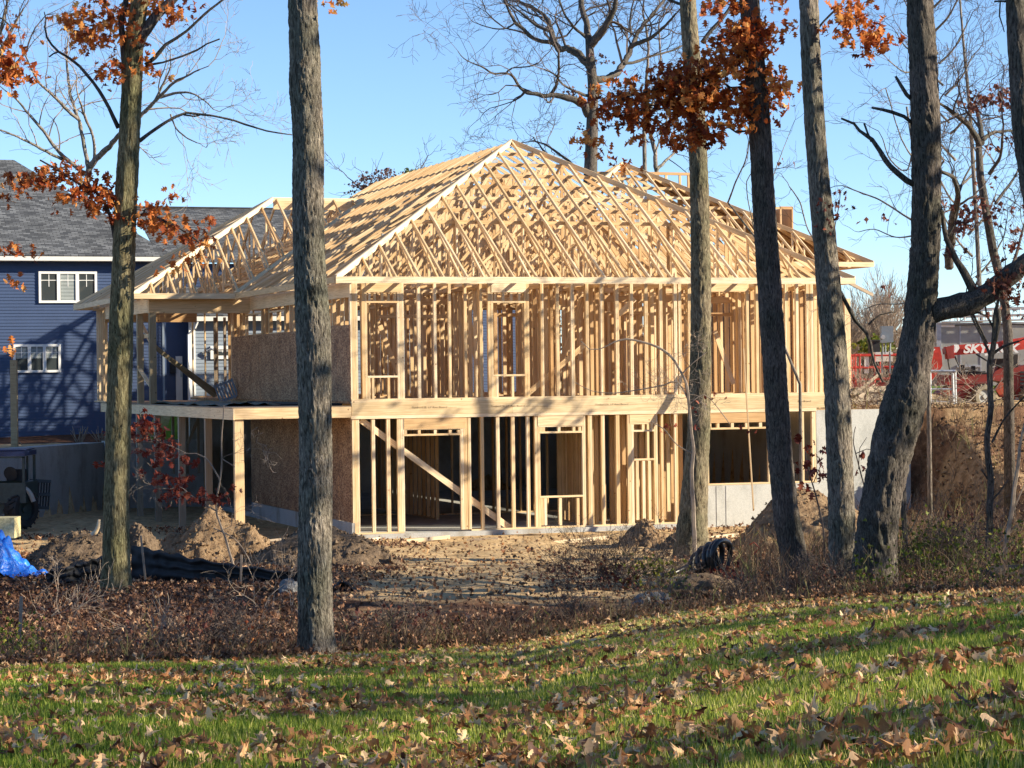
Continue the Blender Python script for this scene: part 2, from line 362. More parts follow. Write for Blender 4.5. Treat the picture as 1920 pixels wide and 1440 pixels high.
def groundm():
    m, n, b, l = newmat('ground_soil'); tc = N(n, 'ShaderNodeTexCoord'); at = N(n, 'ShaderNodeAttribute', attribute_name='zone')
    nz = N(n, 'ShaderNodeTexNoise', i_Scale=5.0, i_Detail=11.0, i_Roughness=0.72); l.new(tc.outputs['Object'], nz.inputs['Vector'])
    lawn = ramp(n, [(0.3, (0.03, 0.045, 0.012)), (0.55, (0.07, 0.10, 0.02)), (0.75, (0.13, 0.13, 0.045))])
    wood = ramp(n, [(0.3, (0.035, 0.02, 0.014)), (0.5, (0.11, 0.055, 0.035)), (0.7, (0.24, 0.13, 0.08))])
    pad = ramp(n, [(0.3, (0.20, 0.12, 0.06)), (0.5, (0.52, 0.36, 0.19)), (0.7, (0.66, 0.49, 0.29))])
    far = ramp(n, [(0.3, (0.10, 0.17, 0.02)), (0.6, (0.18, 0.28, 0.04))])
    for r in (lawn, wood, pad, far): l.new(nz.outputs['Fac'], r.inputs[0])
    def seg(lo):
        mr = N(n, 'ShaderNodeMapRange'); mr.inputs[1].default_value = lo; mr.inputs[2].default_value = lo + 1; l.new(at.outputs['Fac'], mr.inputs[0]); return mr.outputs[0]
    c = mul(n, l, lawn.outputs[0], wood.outputs[0], seg(0), 'MIX'); c = mul(n, l, c, pad.outputs[0], seg(1), 'MIX'); c = mul(n, l, c, far.outputs[0], seg(2), 'MIX')
    l.new(c, b.inputs['Base Color']); b.inputs['Roughness'].default_value = 1.0; b.inputs['Specular IOR Level'].default_value = 0.05
    bump(n, l, b, nz.outputs['Fac'], 0.05, 0.9); return m
M['ground'] = groundm()
# ================================================================ TERRAIN
def sstep(a, b, x):
    t = np.clip((x - a) / (b - a), 0, 1); return t * t * (3 - 2 * t)
def edge_y(X): return np.interp(X, [-12, -5.2, -3.2, -2.0, -0.6, 1.0, 1.8, 4.5, 7.4, 14], [23, 24.3, 25.4, 27.0, 29.5, 31.5, 33, 33.6, 34, 35])
WA = P(45, 843, 72); WB = P(195, 832, 77.5); VB = toh(WB[0], WB[1])[1]; UB = toh(WB[0], WB[1])[0]
def height(X, Y):
    X = np.asarray(X, float); Y = np.asarray(Y, float)
    lawn = 3.32 - .09 * Y + .7 * (1 - np.exp(-np.maximum(X, 0) / 3.2))
    wood = np.interp(Y, [18, 24, 30, 40, 50, 56, 60, 75], [1.3, 1.12, .80, .48, .10, -.06, -.12, -.15]) + .18 * sstep(2, 6, X) * (1 - sstep(42, 52, Y))
    e = edge_y(X); w = sstep(e - .6, e + 2.5, Y); z = lawn * (1 - w) + wood * w
    u, v = toh(X, Y)
    # excavated bank right of the house
    wr = sstep(16.0, 17.6, u)
    prof = np.interp(v, [-9, -7, -5, -3, -1, 1, 3, 60], [0, .1, .55, 1.35, 2.35, 2.9, 3.02, 3.1])
    z = z * (1 - wr) + np.maximum(z, prof) * wr
    wl = sstep(13.95, 14.0, u) * sstep(.28, .34, v); z = z * (1 - wl) + 3.0 * wl
    # upper grade left of the house, held by the retaining wall
    t = (X - WA[0]) / (WB[0] - WA[0]); yl = WA[1] + t * (WB[1] - WA[1])
    m1 = sstep(.3, .6, Y - yl) * (X <= WB[0] + .02); m2 = sstep(.3, .6, v - VB) * (X > WB[0] + .02) * (u < .1)
    up = 2.0 + .95 * sstep(80, 97, Y)
    m = np.clip(m1 + m2, 0, 1); z = z * (1 - m) + up * m
    # behind the house and far away everything is at the upper grade
    mb = sstep(22.0, 22.5, v) * (u > -.1); z = z * (1 - mb) + 3.0 * mb
    mf = sstep(110, 160, Y); z = z * (1 - mf) + 3.0 * mf
    return z
def hz(x, y): return float(height(x, y))
def fnoise(X, Y, s, amp, octs=4, seed=0):
    out = np.zeros(X.shape)
    it = np.nditer([X, Y, out], op_flags=[['readonly'], ['readonly'], ['writeonly']])
    for a, b_, o in it: o[...] = mnoise.fractal(Vector((float(a) * s, float(b_) * s, seed)), 1.0, 2.0, octs) * amp
    return out
gx = np.concatenate([[-1500, -600, -250, -120, -70, -45, -32, -26], np.arange(-22, 22, .22), [23, 26, 32, 45, 70, 120, 250, 600, 1500]])
gy = np.concatenate([[-400, -100, -30, -8, 0, 4], np.arange(8, 84, .22), np.arange(84, 125, 2), [135, 160, 200, 300, 500, 900, 1800, 3500]])
GX, GY = np.meshgrid(gx, gy)
GZ = height(GX, GY)
edge = edge_y(GX); uu, vv = toh(GX, GY)
zone = sstep(0, 1.6, GY - edge + fnoise(GX, GY, .5, 1.2, 3, 3)) + sstep(46, 52, GY + fnoise(GX, GY, .25, 6, 4, 9)) + 0
zone = np.maximum(zone, (1 + sstep(33, 40, GY + fnoise(GX, GY, .4, 5, 4, 2))) * (GX > -4.2) * (GX < 4.6) * (GY > edge + 1.2)) if False else np.where((GY > edge + 1.0), np.maximum(zone, 1 + sstep(33, 40, GY + fnoise(GX, GY, .4, 6, 4, 2)) * sstep(-4.0, -2.2, GX) * (1 - sstep(3.2, 4.6, GX))), zone)
up_mask = ((GY > 79) & (uu < 0)) | (GY > 112)
zone = np.where(up_mask, np.where((GX > -.155 * GY) | (GY > 112), 3.0, 1.0), zone)
zone = np.where((uu > 16.0) & (vv > -9) & (GY < 75), 1.1 + .35 * (fnoise(GX, GY, .5, 1, 4, 5) > .1), zone)  # bank's shade and lit patches painted in as darker and paler ground
nmask = (GY > edge) & (GY < 78) & (np.abs(GX) < 22)
bumpz = fnoise(GX, GY, .9, .09, 5, 1)
inside = (uu > -.3) & (uu < 16.6) & (vv > -.3)
GZ = GZ + np.where(nmask & ~inside, bumpz, 0) + np.where((GY <= edge) & (GY > 5), bumpz * .25, 0)
ny, nx = GX.shape
idx = np.arange(ny * nx).reshape(ny, nx)
quads = np.stack([idx[:-1, :-1], idx[:-1, 1:], idx[1:, 1:], idx[1:, :-1]], -1).reshape(-1, 4)
g = npobj('ground', np.stack([GX, GY, GZ], -1).reshape(-1, 3), quads, M['ground'], None, True, zone=zone.ravel())
g['kind'] = 'structure'

# ---------------------------------------------------------------- leaves, blades, blobs
def leaf_template(n, lobes=True):
    st = np.linspace(0, 1, n); env = np.sin(np.pi * np.clip(st, .02, .98) ** .8) * .36 + .03
    w = np.where(np.arange(n) % 2 == 1, env * 1.18, env * .40) if lobes else env * .8
    w[0] = .02; w[-1] = .03
    mid = np.stack([st, 0 * st], -1); shift = np.where(np.arange(n) % 2 == 1, .05, -.02) if lobes else 0
    up = np.stack([st + shift, w], -1); dn = np.stack([st + shift, -w], -1)
    V = np.concatenate([mid, up, dn]); Fq = []
    for i in range(n - 1):
        Fq.append([i, i + 1, n + i + 1, n + i]); Fq.append([i + 1, i, 2 * n + i, 2 * n + i + 1])
    return V, np.array(Fq)

def lobed(n=15, L=3.5):
    V, Fq = leaf_template(n); st = np.linspace(0, 1, n); env = np.sin(np.pi * np.clip(st, .03, .97) ** .75) * .34 + .02
    w = env * (.74 + .36 * np.sin(2 * np.pi * L * st - .6)); V[n:2 * n, 1] = w; V[2 * n:, 1] = -w; sh = .05 * np.sin(2 * np.pi * L * st); V[n:2 * n, 0] = st + sh; V[2 * n:, 0] = st + sh
    return V, Fq
LT_BIG = lobed(); LT_MED = leaf_template(8); LT_SM = leaf_template(4)
def leaves(pos, size, tmpl, curl=1.0, flat=0.0, rng=NR, droop=0.0):
    """pos (N,3); size (N,) ; flat 0..1 keeps them lying near horizontal"""
    V2, Fq = tmpl; Nn = len(pos); m = len(V2)
    x = V2[:, 0] - .5; y = V2[:, 1]
    c1 = rng.normal(0, 1.3, (Nn, 1)) * curl; c2 = rng.normal(0, .8, (Nn, 1)) * curl; c3 = rng.normal(0, .5, (Nn, 1)) * curl
    z = c1 * y ** 2 + c2 * (x ** 2 - .08) + c3 * x * y * 2
    L = np.stack([np.broadcast_to(x, z.shape), np.broadcast_to(y, z.shape), z], -1) * size[:, None, None]
    yaw = rng.uniform(0, 2 * np.pi, Nn)
    if flat > 0: tilt = rng.normal(0, (1 - flat) * 1.4, Nn); roll = rng.normal(0, (1 - flat) * 1.4, Nn)
    else: tilt = rng.uniform(-1.5, 1.5, Nn) + droop; roll = rng.uniform(-1.5, 1.5, Nn)
    cy, sy = np.cos(yaw), np.sin(yaw); ct, st = np.cos(tilt), np.sin(tilt); cr, sr = np.cos(roll), np.sin(roll)
    o = np.zeros(Nn); one = np.ones(Nn)
    Rz = np.stack([np.stack([cy, -sy, o], -1), np.stack([sy, cy, o], -1), np.stack([o, o, one], -1)], 1)
    Ry = np.stack([np.stack([ct, o, st], -1), np.stack([o, one, o], -1), np.stack([-st, o, ct], -1)], 1)
    Rx = np.stack([np.stack([one, o, o], -1), np.stack([o, cr, -sr], -1), np.stack([o, sr, cr], -1)], 1)
    Rm = Rz @ Ry @ Rx
    Vw = np.einsum('nij,nmj->nmi', Rm, L) + pos[:, None, :]
    Fa = Fq[None] + (np.arange(Nn) * m)[:, None, None]
    return Vw.reshape(-1, 3), Fa.reshape(-1, 4), m
def leaf_obj(name, pos, size, tmpl, mat, parent=None, curl=1.0, flat=0.0, tint=None, droop=0.0):
    pos = np.asarray(pos, float); size = np.asarray(size, float) * np.ones(len(pos))
    V, Fq, m = leaves(pos, size, tmpl, curl, flat, droop=droop)
    if tint is None: tint = NR.random(len(pos)) ** 1.3
    return npobj(name, V, Fq, mat, parent, False, tint=np.repeat(tint, m))
def blob(name, c, r, mat, parent=None, nz=.3, sc=1.5, seed=0, sub=5, flatb=True, detail=.0):
    import bmesh
    bm = bmesh.new(); bmesh.ops.create_icosphere(bm, subdivisions=sub, radius=1)
    V = []
    for v in bm.verts:
        p = v.co.copy(); n1 = mnoise.fractal(p * sc + Vector((seed, 0, 0)), 1.0, 2.0, 5) * nz
        d = mnoise.fractal(p * sc * 6 + Vector((seed, 5, 0)), .8, 2.0, 3) * detail
        p = p * (1 + n1 + d); V.append((c[0] + p.x * r[0], c[1] + p.y * r[1], c[2] + p.z * r[2]))
    Fq = np.array([[x.index for x in f.verts] for f in bm.faces]); bm.free()
    return npobj(name, np.array(V), Fq, mat, parent, True)

# ---------------------------------------------------------------- lawn grass, fallen leaves
def scatter(n, y0, y1, k=0.235, power=1.0):
    Y = y0 + (y1 - y0) * NR.random(n) ** power; X = (NR.random(n) * 2 - 1) * (k * Y + 2.6); return X, Y
def on_lawn(X, Y, e=0.5): return Y < edge_y(X) + e + np.sin(X * 5.1) * .25 + np.sin(X * 13.7) * .2
X, Y = scatter(780000, 5.6, 35.5, .23, 1.0); k = on_lawn(X, Y, .7)
pn = np.sin(X * 2.1 + np.sin(Y * 1.7)) * np.sin(Y * 2.6 + X) ; k &= NR.random(len(X)) < (.80 + .2 * pn)
X = X[k]; Y = Y[k]; n = len(X)
h = NR.uniform(.03, .068, n) * (1 + .25 * np.sin(X * 1.3) * np.sin(Y * .9)); wd = NR.uniform(.0035, .0065, n) * (1 + (Y - 9) / 16)
far_ = sstep(20, 30, Y); h *= (1 - .25 * far_)
ang = NR.uniform(0, 2 * np.pi, n); lean = NR.uniform(0, .6, n); la = NR.uniform(0, 2 * np.pi, n)
Z = height(X, Y) - .005
b0 = np.stack([X - np.cos(ang) * wd, Y - np.sin(ang) * wd, Z], -1); b1 = np.stack([X + np.cos(ang) * wd, Y + np.sin(ang) * wd, Z], -1)
tp = np.stack([X + np.cos(la) * lean * h, Y + np.sin(la) * lean * h, Z + h], -1)
V = np.stack([b0, b1, tp], 1).reshape(-1, 3); Fq = np.arange(n * 3).reshape(n, 3)
ti = np.clip(NR.normal(.5, .24, n) + .12 * np.sin(X * .8 + 1) + .3 * far_, 0, 1)
gr = npobj('lawn_grass', V, Fq, M['grass'], tint=np.repeat(ti, 3))
tag(gr, 'short green lawn grass in the sunlit foreground', 'grass', kind='stuff')

def leafpos(X, Y, lift): return np.stack([X, Y, height(X, Y) + lift], -1)
X, Y = scatter(36000, 5.8, 35.5, .23, 1.1); k = on_lawn(X, Y, .3)
cl = np.sin(X * 1.9 + 2 * np.sin(Y * .7)) + np.sin(Y * 1.5 + 1.3 * X) + .8 * np.sin(X * 4.3 - Y * 2.2)
k &= NR.random(len(X)) < np.clip(.5 + .32 * cl, .1, 1); X = X[k]; Y = Y[k]
sz = NR.uniform(.04, .105, len(X)) * (1 + .45 * NR.random(len(X)) ** 4)
lo = leaf_obj('fallen_leaves', leafpos(X, Y, NR.uniform(.015, .06, len(X))), sz, LT_BIG, M['leaf_fallen'], curl=1.35, flat=.62, tint=np.clip(NR.normal(.6, .27, len(X)), 0, 1))
tag(lo, 'curled tan oak leaves fallen over the lawn', 'leaves', kind='stuff')

# leaf litter of the wood floor
def zone_wood(X, Y):
    u, v = toh(X, Y); return (Y > edge_y(X) - .2) & ~((u > -3.2) & (v > -.4) & (u < 16.6))
X, Y = scatter(74000, 23.5, 66, .225, 1.25); k = zone_wood(X, Y)
sand = sstep(-3.6, -2.0, X - (Y - 40) * .03) * (1 - sstep(3.0, 4.5, X)); dens = (1 - .93 * sstep(46, 52, Y) * (np.sin(X * 1.1 + Y) > -.6)) * (1 - .9 * sand * sstep(30, 34, Y)); dens = np.where((X > 4.5) & (Y > 48), .5, dens); k &= NR.random(len(X)) < dens
X = X[k]; Y = Y[k]; sz = NR.uniform(.045, .10, len(X)) * (1 + .2 * sstep(35, 60, Y))
lo = leaf_obj('leaf_litter', leafpos(X, Y, NR.uniform(.02, .12, len(X))), sz, LT_SM, M['litter'], curl=1.6, flat=.45)
tag(lo, 'reddish brown leaf litter covering the wood floor', 'leaves', kind='stuff')

# ================================================================ THE HOUSE UNDER CONSTRUCTION
house = thing('unfinished_house', 'open timber framed house under construction with bare hip roof trusses', 'house', Hh(0, 0, 0))
def part(mb, name, mat, label=None, par=None, kind=None):
    o = mb.build(name, M[mat] if isinstance(mat, str) else mat, par or house)
    if o is None: return None
    if label: o['label'] = label
    if kind: o['kind'] = kind
    return o
Z2, ZR, ZW = 3.06, 3.49, 6.57
UE = 13.9
# slab, foundation and concrete walls
m = MB(); m.hbox(0, UE, .02, 21, -.25, 0.0); part(m, 'floor_slab', 'concrete')
m = MB(); m.hbox(-.15, UX(1300, 985), -.10, .02, -.22, .0); part(m, 'footing', 'concrete_dark')
ul = UX(1316, 940); ur = UX(1531, 850); uw = UX(1707, 850)
zlow = PV(1400, 908, 0)[2]
m = MB(); m.hbox(ul, ur, .0, .2, -.5, zlow); m.hbox(ur, uw, .0, .25, -.5, PV(1600, 768, 0)[2])
for px in (1343, 1361, 1640): 
    uq = UX(px, 930); m.hbox(uq, uq + .02, -.012, .01, -.4, zlow - .03)
part(m, 'foundation_wall', 'concrete')
m = MB(); m.hbox(UE, UE + .2, .26, 21, -.3, 3.0); m.hbox(0, UE, 21.0, 21.2, -.3, 3.0); part(m, 'basement_wall', 'concrete_dark')
# floor deck of the upper storey
m = MB(); m.hbox(.04, UE, .06, 21, 3.42, ZR - .002); part(m, 'subfloor', 'osb')
m = MB()
for i in range(33):
    u = .25 + i * .43
    if u < UE: m.hbox(u, u + .045, .12, 20.9, 3.08, 3.41)
o = part(m, 'floor_joist', 'wood', kind='stuff')
# rim boards with printing
for a, b_ in ((0, UX(960, 765)), (UX(960, 765) + .004, UX(1300, 760)), (UX(1300, 760) + .004, UX(1547, 755))):
    m = MB(); m.hbox(a, b_, -.035, .035, Z2 + .045, ZR - .05); part(m, 'rim_board', 'rim')
m = MB(); m.hbox(0, UX(1547, 755), -.02, .1, ZR - .048, ZR + .045); part(m, 'sole_plate', 'wood_new')
m = MB(); m.hbox(-.02, UX(1530, 770), -.03, .1, Z2 - .045, Z2 + .043); part(m, 'top_plate', 'wood_new')
m = MB(); m.hbox(0, UX(758, 985), -.01, .1, .002, .045); m.hbox(UX(884, 985), ul, -.01, .1, .002, .045); part(m, 'sill_plate', 'wood_new')
def text_part(body, size, loc, mat, parent, name, depth=.004, align='LEFT', frame=True, bold=0.0, shear=0.0, sx=1.0):
    c = bpy.data.curves.new(name, 'FONT'); c.body = body; c.size = size; c.extrude = depth; c.align_x = align; c.offset = bold; c.shear = shear
    t = bpy.data.objects.new(name, c); S.collection.objects.link(t); dg = bpy.context.evaluated_depsgraph_get(); dg.update()
    me = bpy.data.meshes.new_from_object(t.evaluated_get(dg)); bpy.data.objects.remove(t); me.name = name
    Rm = (Matrix.Rotation(TH, 4, 'Z') if frame else Matrix.Identity(4)) @ Matrix.Rotation(math.radians(90), 4, 'X')
    for v in me.vertices: v.co = Rm @ Vector((v.co.x * sx, v.co.y, v.co.z)) + Vector(loc) - world_loc(parent)
    me.materials.clear(); me.materials.append(mat); o = bpy.data.objects.new(name, me); S.collection.objects.link(o); o.parent = parent; return o
for px, s in ((772, 'TimberLSL LP Rim Board ---- ---'), (919, 'TimberLSL LP Rim Board ---- ---'), (1115, 'TimberLSL LP Rim Board ---- ---'), (1495, 'Rim Board')):
    q = PV(px, 765, 0); text_part(s, .07, Hh(q[0], -.042, 3.27), M['ink'], house, 'board_lettering', .002, bold=-.0015, sx=1.35)

# ---- front wall studs
def stud(x0, x1, z0, z1, y=650, mat='wood_new', name='wall_stud', v0=0.0, v1=.10):
    m = MB(); a = UX(x0, y); b_ = UX(x1, y); nb = max(1, round((b_ - a) / .055)); w = (b_ - a) / nb
    for i in range(nb): m.hbox(a + i * w + .001, a + (i + 1) * w - .001, v0 - (.002 * (i % 2)), v1, z0, z1)
    return part(m, name, mat)
zu0, zu1 = ZR + .045, ZW - .02
for a, b_ in ((656.8, 671), (679, 684.5), (684.7, 689), (745.5, 750), (750.2, 758), (783.5, 789), (814, 819), (841.5, 846.5), (871, 876), (900, 905), (915.5, 920.5), (920.8, 925.5),
              (983.5, 988), (988.2, 993), (1014.5, 1020), (1043.5, 1049), (1071.5, 1077.5), (1099, 1104.5), (1127, 1132.5), (1155, 1161), (1182.5, 1188), (1209.5, 1215.5), (1237.5, 1243), (1264.5, 1270),
              (1273, 1278.5), (1291, 1297), (1318, 1324), (1324.5, 1330), (1400, 1405), (1418, 1423), (1445, 1451), (1473, 1479), (1493, 1498), (1513, 1519), (1520, 1525.5), (1536, 1541), (1549, 1556)):
    stud(a, b_, zu0, zu1)
def hdr(x0, x1, ytop, ybot, mat='wood_new', name='header', v0=-.012, v1=.09):
    a = PV(x0, ytop, 0); b_ = PV(x1, ybot, 0); m = MB(); m.hbox(a[0], b_[0], v0, v1, b_[2], a[2]); return part(m, name, mat)
hdr(686, 752, 528, 548); hdr(921, 986, 528, 548); hdr(1330, 1401, 528, 547)
def plate(x0, x1, y, t=.05, name='window_sill_plate', v0=-.004):
    a = PV(x0, y, 0); b_ = PV(x1, y, 0); m = MB(); m.hbox(a[0], b_[0], v0, .1, a[2] - t / 2, a[2] + t / 2); return part(m, name, 'wood_new')
plate(686, 747, 566); plate(689, 746, 706.5); plate(923, 985, 566); plate(924, 984, 704)
for xs, y0, y1 in (((694, 704, 718, 730, 741), 549, 564), ((930, 945, 960, 975), 549, 564), ((691.5, 699, 728.5), 708, 748), ((927, 932, 961), 706, 746)):
    for x in xs:
        t = PV(x, y0, 0)[2]; bt = PV(x, y1, 0)[2]; stud(x - 2.2, x + 2.2, bt, t, name='cripple_stud', v0=.004)
# lower storey
zl0, zl1 = .045, Z2 - .045
for a, b_ in ((661, 674.5), (698, 704), (726, 732.5), (746, 752), (752.3, 758.6), (864, 870), (870.3, 876.5), (877.5, 883.5), (902.5, 908), (931.5, 937.5), (960, 966), (988.5, 994), (1003.5, 1008.5), (1008.8, 1013.5),
              (1092.5, 1098.5), (1103.5, 1111), (1128.5, 1134.5), (1156, 1162.5), (1177.5, 1183.5), (1184, 1189), (1227, 1233.5), (1240, 1244.5), (1265.5, 1271.5), (1293, 1299)):
    stud(a, b_, zl0, zl1, 880)
for a, b_ in ((1319, 1324), (1324.3, 1329), (1440.5, 1446), (1470, 1476), (1501.5, 1508), (1523, 1530)): stud(a, b_, zlow + .045, zl1, 840)
m = MB(); m.hbox(ul, ur, -.01, .12, zlow, zlow + .045); part(m, 'sill_plate', 'wood_new')
hdr(757, 873, 784, 803, 'wood'); plate(757, 873, 804.5); plate(755.5, 865, 816)
hdr(1008, 1094, 779, 797, 'wood'); plate(1010, 1094, 799); plate(1011, 1092, 811); plate(1012, 1093, 932)
hdr(1180, 1228, 775, 792, 'wood'); plate(1181, 1228, 794); plate(1183, 1227, 808); plate(1186, 1227, 862)
hdr(1325, 1442, 769, 791, 'wood'); plate(1328, 1442, 804)
for xs, y0, y1 in (((761, 787, 817, 845, 861), 806, 815), ((1015, 1020, 1049, 1077, 1088), 800, 810), ((1187, 1207, 1223), 795, 806), ((1332, 1347, 1374, 1401, 1427), 792, 803), ((1016, 1022, 1050, 1083), 934, 985), ((1195, 1207, 1218), 864, 975)):
    for x in xs:
        t = PV(x, y0, 0)[2]; bt = max(PV(x, y1, 0)[2], .045); stud(x - 2.6, x + 2.6, bt, t, 850, name='cripple_stud', v0=.004)
# let in braces
def brd(p0, p1, w=.04, d=.14, mat='wood_new', name='brace', side=(-ST, CT, 0), par=None, label=None):
    m = MB(); m.beam(p0, p1, w, d, side); return part(m, name, mat, label, par)
def vpt(x, y, v): return Hh(*PV(x, y, v))
brd(vpt(676, 787, .13), vpt(962, 994, .13), .04, .16)
brd(vpt(985, 742, .3), vpt(1098, 645, .3)); brd(vpt(1045, 700, 1.6), vpt(1092, 560, 1.6)); brd(vpt(712, 610, 2.5), vpt(745, 700, 2.5)); brd(vpt(1160, 590, .5), vpt(1190, 560, .5))
brd(vpt(1340, 620, 2), vpt(1375, 720, 2)); brd(vpt(873, 560, 4), vpt(905, 745, 4))

# ---- interior framing (a thicket of studs behind the front wall)
m = MB()
def iwall(u0, v0, u1, v1, z0, z1, sp=.43, skip=.06, dbl=.25):
    L = math.hypot(u1 - u0, v1 - v0); n = int(L / sp); du, dv = (u1 - u0) / L, (v1 - v0) / L
    for i in range(n + 1):
        if R.random() < skip: continue
        for k in range(2 if R.random() < dbl else 1):
            t = min(L, i * sp + k * .05); u = u0 + du * t; v = v0 + dv * t
            if abs(du) > abs(dv): m.hbox(u, u + .045, v, v + .1, z0 + .04, z1 - .08)
            else: m.hbox(u, u + .1, v, v + .045, z0 + .04, z1 - .08)
    if abs(du) > abs(dv):
        for za, zb in ((z0, z0 + .04), (z1 - .08, z1)): m.hbox(u0, u1, v0, v0 + .1, za, zb)
    else:
        for za, zb in ((z0, z0 + .04), (z1 - .08, z1)): m.hbox(u0, u0 + .1, v0, v1, za, zb)
zU0, zU1 = ZR, ZW - .02
iwall(0.2, 4.3, 4.0, 4.3, zU0, zU1, skip=.3); iwall(4.2, 3.2, 13.6, 3.2, zU0, zU1, skip=.12); iwall(1.2, 8.7, 13.6, 8.7, zU0, zU1, skip=.1); iwall(.3, 14.5, 13.6, 14.5, zU0, zU1, skip=.25); iwall(.1, 20.9, 13.8, 20.9, zU0, zU1, skip=.1)
iwall(4.05, .3, 4.05, 8.6, zU0, zU1, skip=.1); iwall(5.6, .2, 5.6, 3.1, zU0, zU1); iwall(7.1, .2, 7.1, 8.4, zU0, zU1, skip=.05); iwall(8.9, .2, 8.9, 5, zU0, zU1); iwall(9.9, 3, 9.9, 14.4, zU0, zU1)
iwall(10.4, .3, 10.4, 3.0, zU0, zU1); iwall(12.4, .3, 12.4, 8.6, zU0, zU1, skip=.1); iwall(2.0, 8.8, 2.0, 14.4, zU0, zU1); iwall(6.0, 8.9, 6.0, 20, zU0, zU1); iwall(13.75, .3, 13.75, 20.8, zU0, zU1, sp=.43)
for (u0, u1, v) in ((5.0, 6.9, 3.0), (7.2, 8.8, 1.6), (8.9, 10.4, 2.2), (2, 4, 4.2), (10.4, 12.3, 3.1)):   # fire blocks and inner headers
    m.hbox(u0, u1, v, v + .1, 5.75, 5.85); m.hbox(u0, u1, v + .02, v + .08, 6.12, 6.3)
part(m, 'interior_stud', 'wood', kind='stuff')
m = MB()
zL0, zL1 = 0.0, Z2 - .02
iwall(4.6, 7.2, 13.5, 7.2, zL0, zL1, skip=.1); iwall(6.9, .3, 6.9, 3.3, zL0, zL1, sp=.16, dbl=.6); iwall(3.9, 5.2, 3.9, 12, zL0, zL1); iwall(7.7, .3, 7.7, 4.5, zL0, zL1, sp=.3); iwall(8.4, .3, 8.4, 2.5, zL0, zL1); iwall(9.35, .2, 9.35, 4.5, zL0, zL1, sp=.3)
iwall(8.5, 1.5, 9.3, 1.5, zL0, zL1, sp=.3); iwall(.25, 8, 3.6, 8, zL0, zL1, skip=.1)
part(m, 'lower_interior_stud', 'wood', kind='stuff')

# ---- left side wall
def uvp(x, y, u): return PU(x, y, u)
vs = [PU(x, 650, 0)[1] for x in (656, 612, 555, 520, 484, 455, 425)]
ztopn = 5.43
pr = 0.02
for i in range(11):
    a = .0 + i * 1.29; b_ = min(a + 1.276, 14.6)
    if a > 14.4: break
    m = MB(); m.hbox(-.016, 0, a, b_, ZR - .02, ztopn + (.05 if i < 4 else 0), .5); part(m, 'sheathing_panel', 'osb')
for i in range(9):
    a = i * 1.29; m = MB(); m.hbox(-.016, 0, a + .012, a + 1.286, .32, Z2 - .01, .5); part(m, 'sheathing_panel', 'osb')
m = MB(); m.hbox(-.02, .06, 0, 11.6, -.2, .31); part(m, 'foundation_curb', 'concrete_dark')
m = MB()
gaps = [(1.9, 3.3), (7.3, 9.0), (10.2, 12.2)]
for i in range(36):
    v = .12 + i * .43
    if v > 15 or any(a < v < b_ for a, b_ in gaps): 
        continue
    m.hbox(.004, .1, v, v + .045, ZR, ZW - .02)
for a, b_ in gaps: m.hbox(.002, .1, a - .1, b_ + .1, 5.40, 5.46); m.hbox(.002, .1, a - .1, b_ + .1, 6.05, 6.1); m.hbox(.004, .1, a - .1, a - .05, ZR, ZW); m.hbox(.004, .1, b_ + .05, b_ + .1, ZR, ZW); m.hbox(.01, .09, (a + b_) / 2, (a + b_) / 2 + .04, 5.46, 6.05)
part(m, 'side_wall_stud', 'wood', kind='stuff')
m = MB(); m.hbox(-.01, .1, .1, 15, 6.2, ZW - .02); part(m, 'side_header', 'wood')
m = MB()
for i in range(27): m.hbox(.02, .1, .2 + i * .43, .24 + i * .43, 0, Z2 - .02)
part(m, 'side_wall_stud', 'wood', kind='stuff')
# top plates of the main walls
m = MB(); m.hbox(0, UE, .002, .098, ZW - .02, ZW + .035); m.hbox(0.002, .098, .1, 20.8, ZW - .02, ZW + .034); m.hbox(UE - .1, UE, .1, 20.8, ZW - .02, ZW + .034); part(m, 'top_plate', 'wood_new')

# ---- raised deck on the left
UD = -3.1
m = MB(); m.hbox(UD, -.02, -.06, -.015, 3.06, 3.34); part(m, 'deck_rim', 'wood_new')
m = MB(); m.hbox(UD - .045, UD - .0, -.06, 20.5, 3.05, 3.34); part(m, 'deck_rim', 'wood')
m = MB()
for i in range(34): m.hbox(UD + .03, -.05, .3 + i * .6, .34 + i * .6, 3.08, 3.335)
part(m, 'deck_joist', 'treated', kind='stuff')
m = MB()
for i in range(14): m.hbox(UD - .06, -.03, -.03 + i * 1.465, -.03 + i * 1.465 + 1.455, 3.342, 3.365)
part(m, 'deck_board', 'old_wood')
for i, x in enumerate((449, 392, 342, 297, 263, 238, 205)):
    v = PU(x, 900, UD + .1)[1] if i else .06
    m = MB(); s = .115 if i == 0 else .085
    if i == 0: m.hbox(UD + .0, UD + .24, v - .06, v + .12, -.2, 1.95); m.hbox(UD + .002, UD + .235, v - .058, v + .118, 1.955, 3.05)
    else: m.hbox(UD, UD + .18, v - .09, v + .09, -.25, 3.04)
    part(m, 'deck_post', 'wood_new' if i == 0 else 'old_wood')
for x in (325, 351, 372, 417):      # slim props of the porch further back
    q = PV(x, 850, 17.5); m = MB(); m.hbox(q[0] - .04, q[0] + .04, 17.45, 17.55, 1.0, 3.06); part(m, 'prop', 'old_wood')
brd(vpt(352, 832, 17), vpt(372, 785, 17), .05, .1, 'old_wood')
m = MB(); m.hbox(UD + .1, -.2, 11.8, 20.3, 3.37, 3.40, .5); part(m, 'porch_floor', 'osb')
m = MB(); m.hbox(-.5, -.03, .8, 10, 3.37, 3.43, .5); m.hbox(-1.1, -.5, 3.2, 8.5, 3.37, 3.40, .3); part(m, 'roofing_felt_roll', 'black')

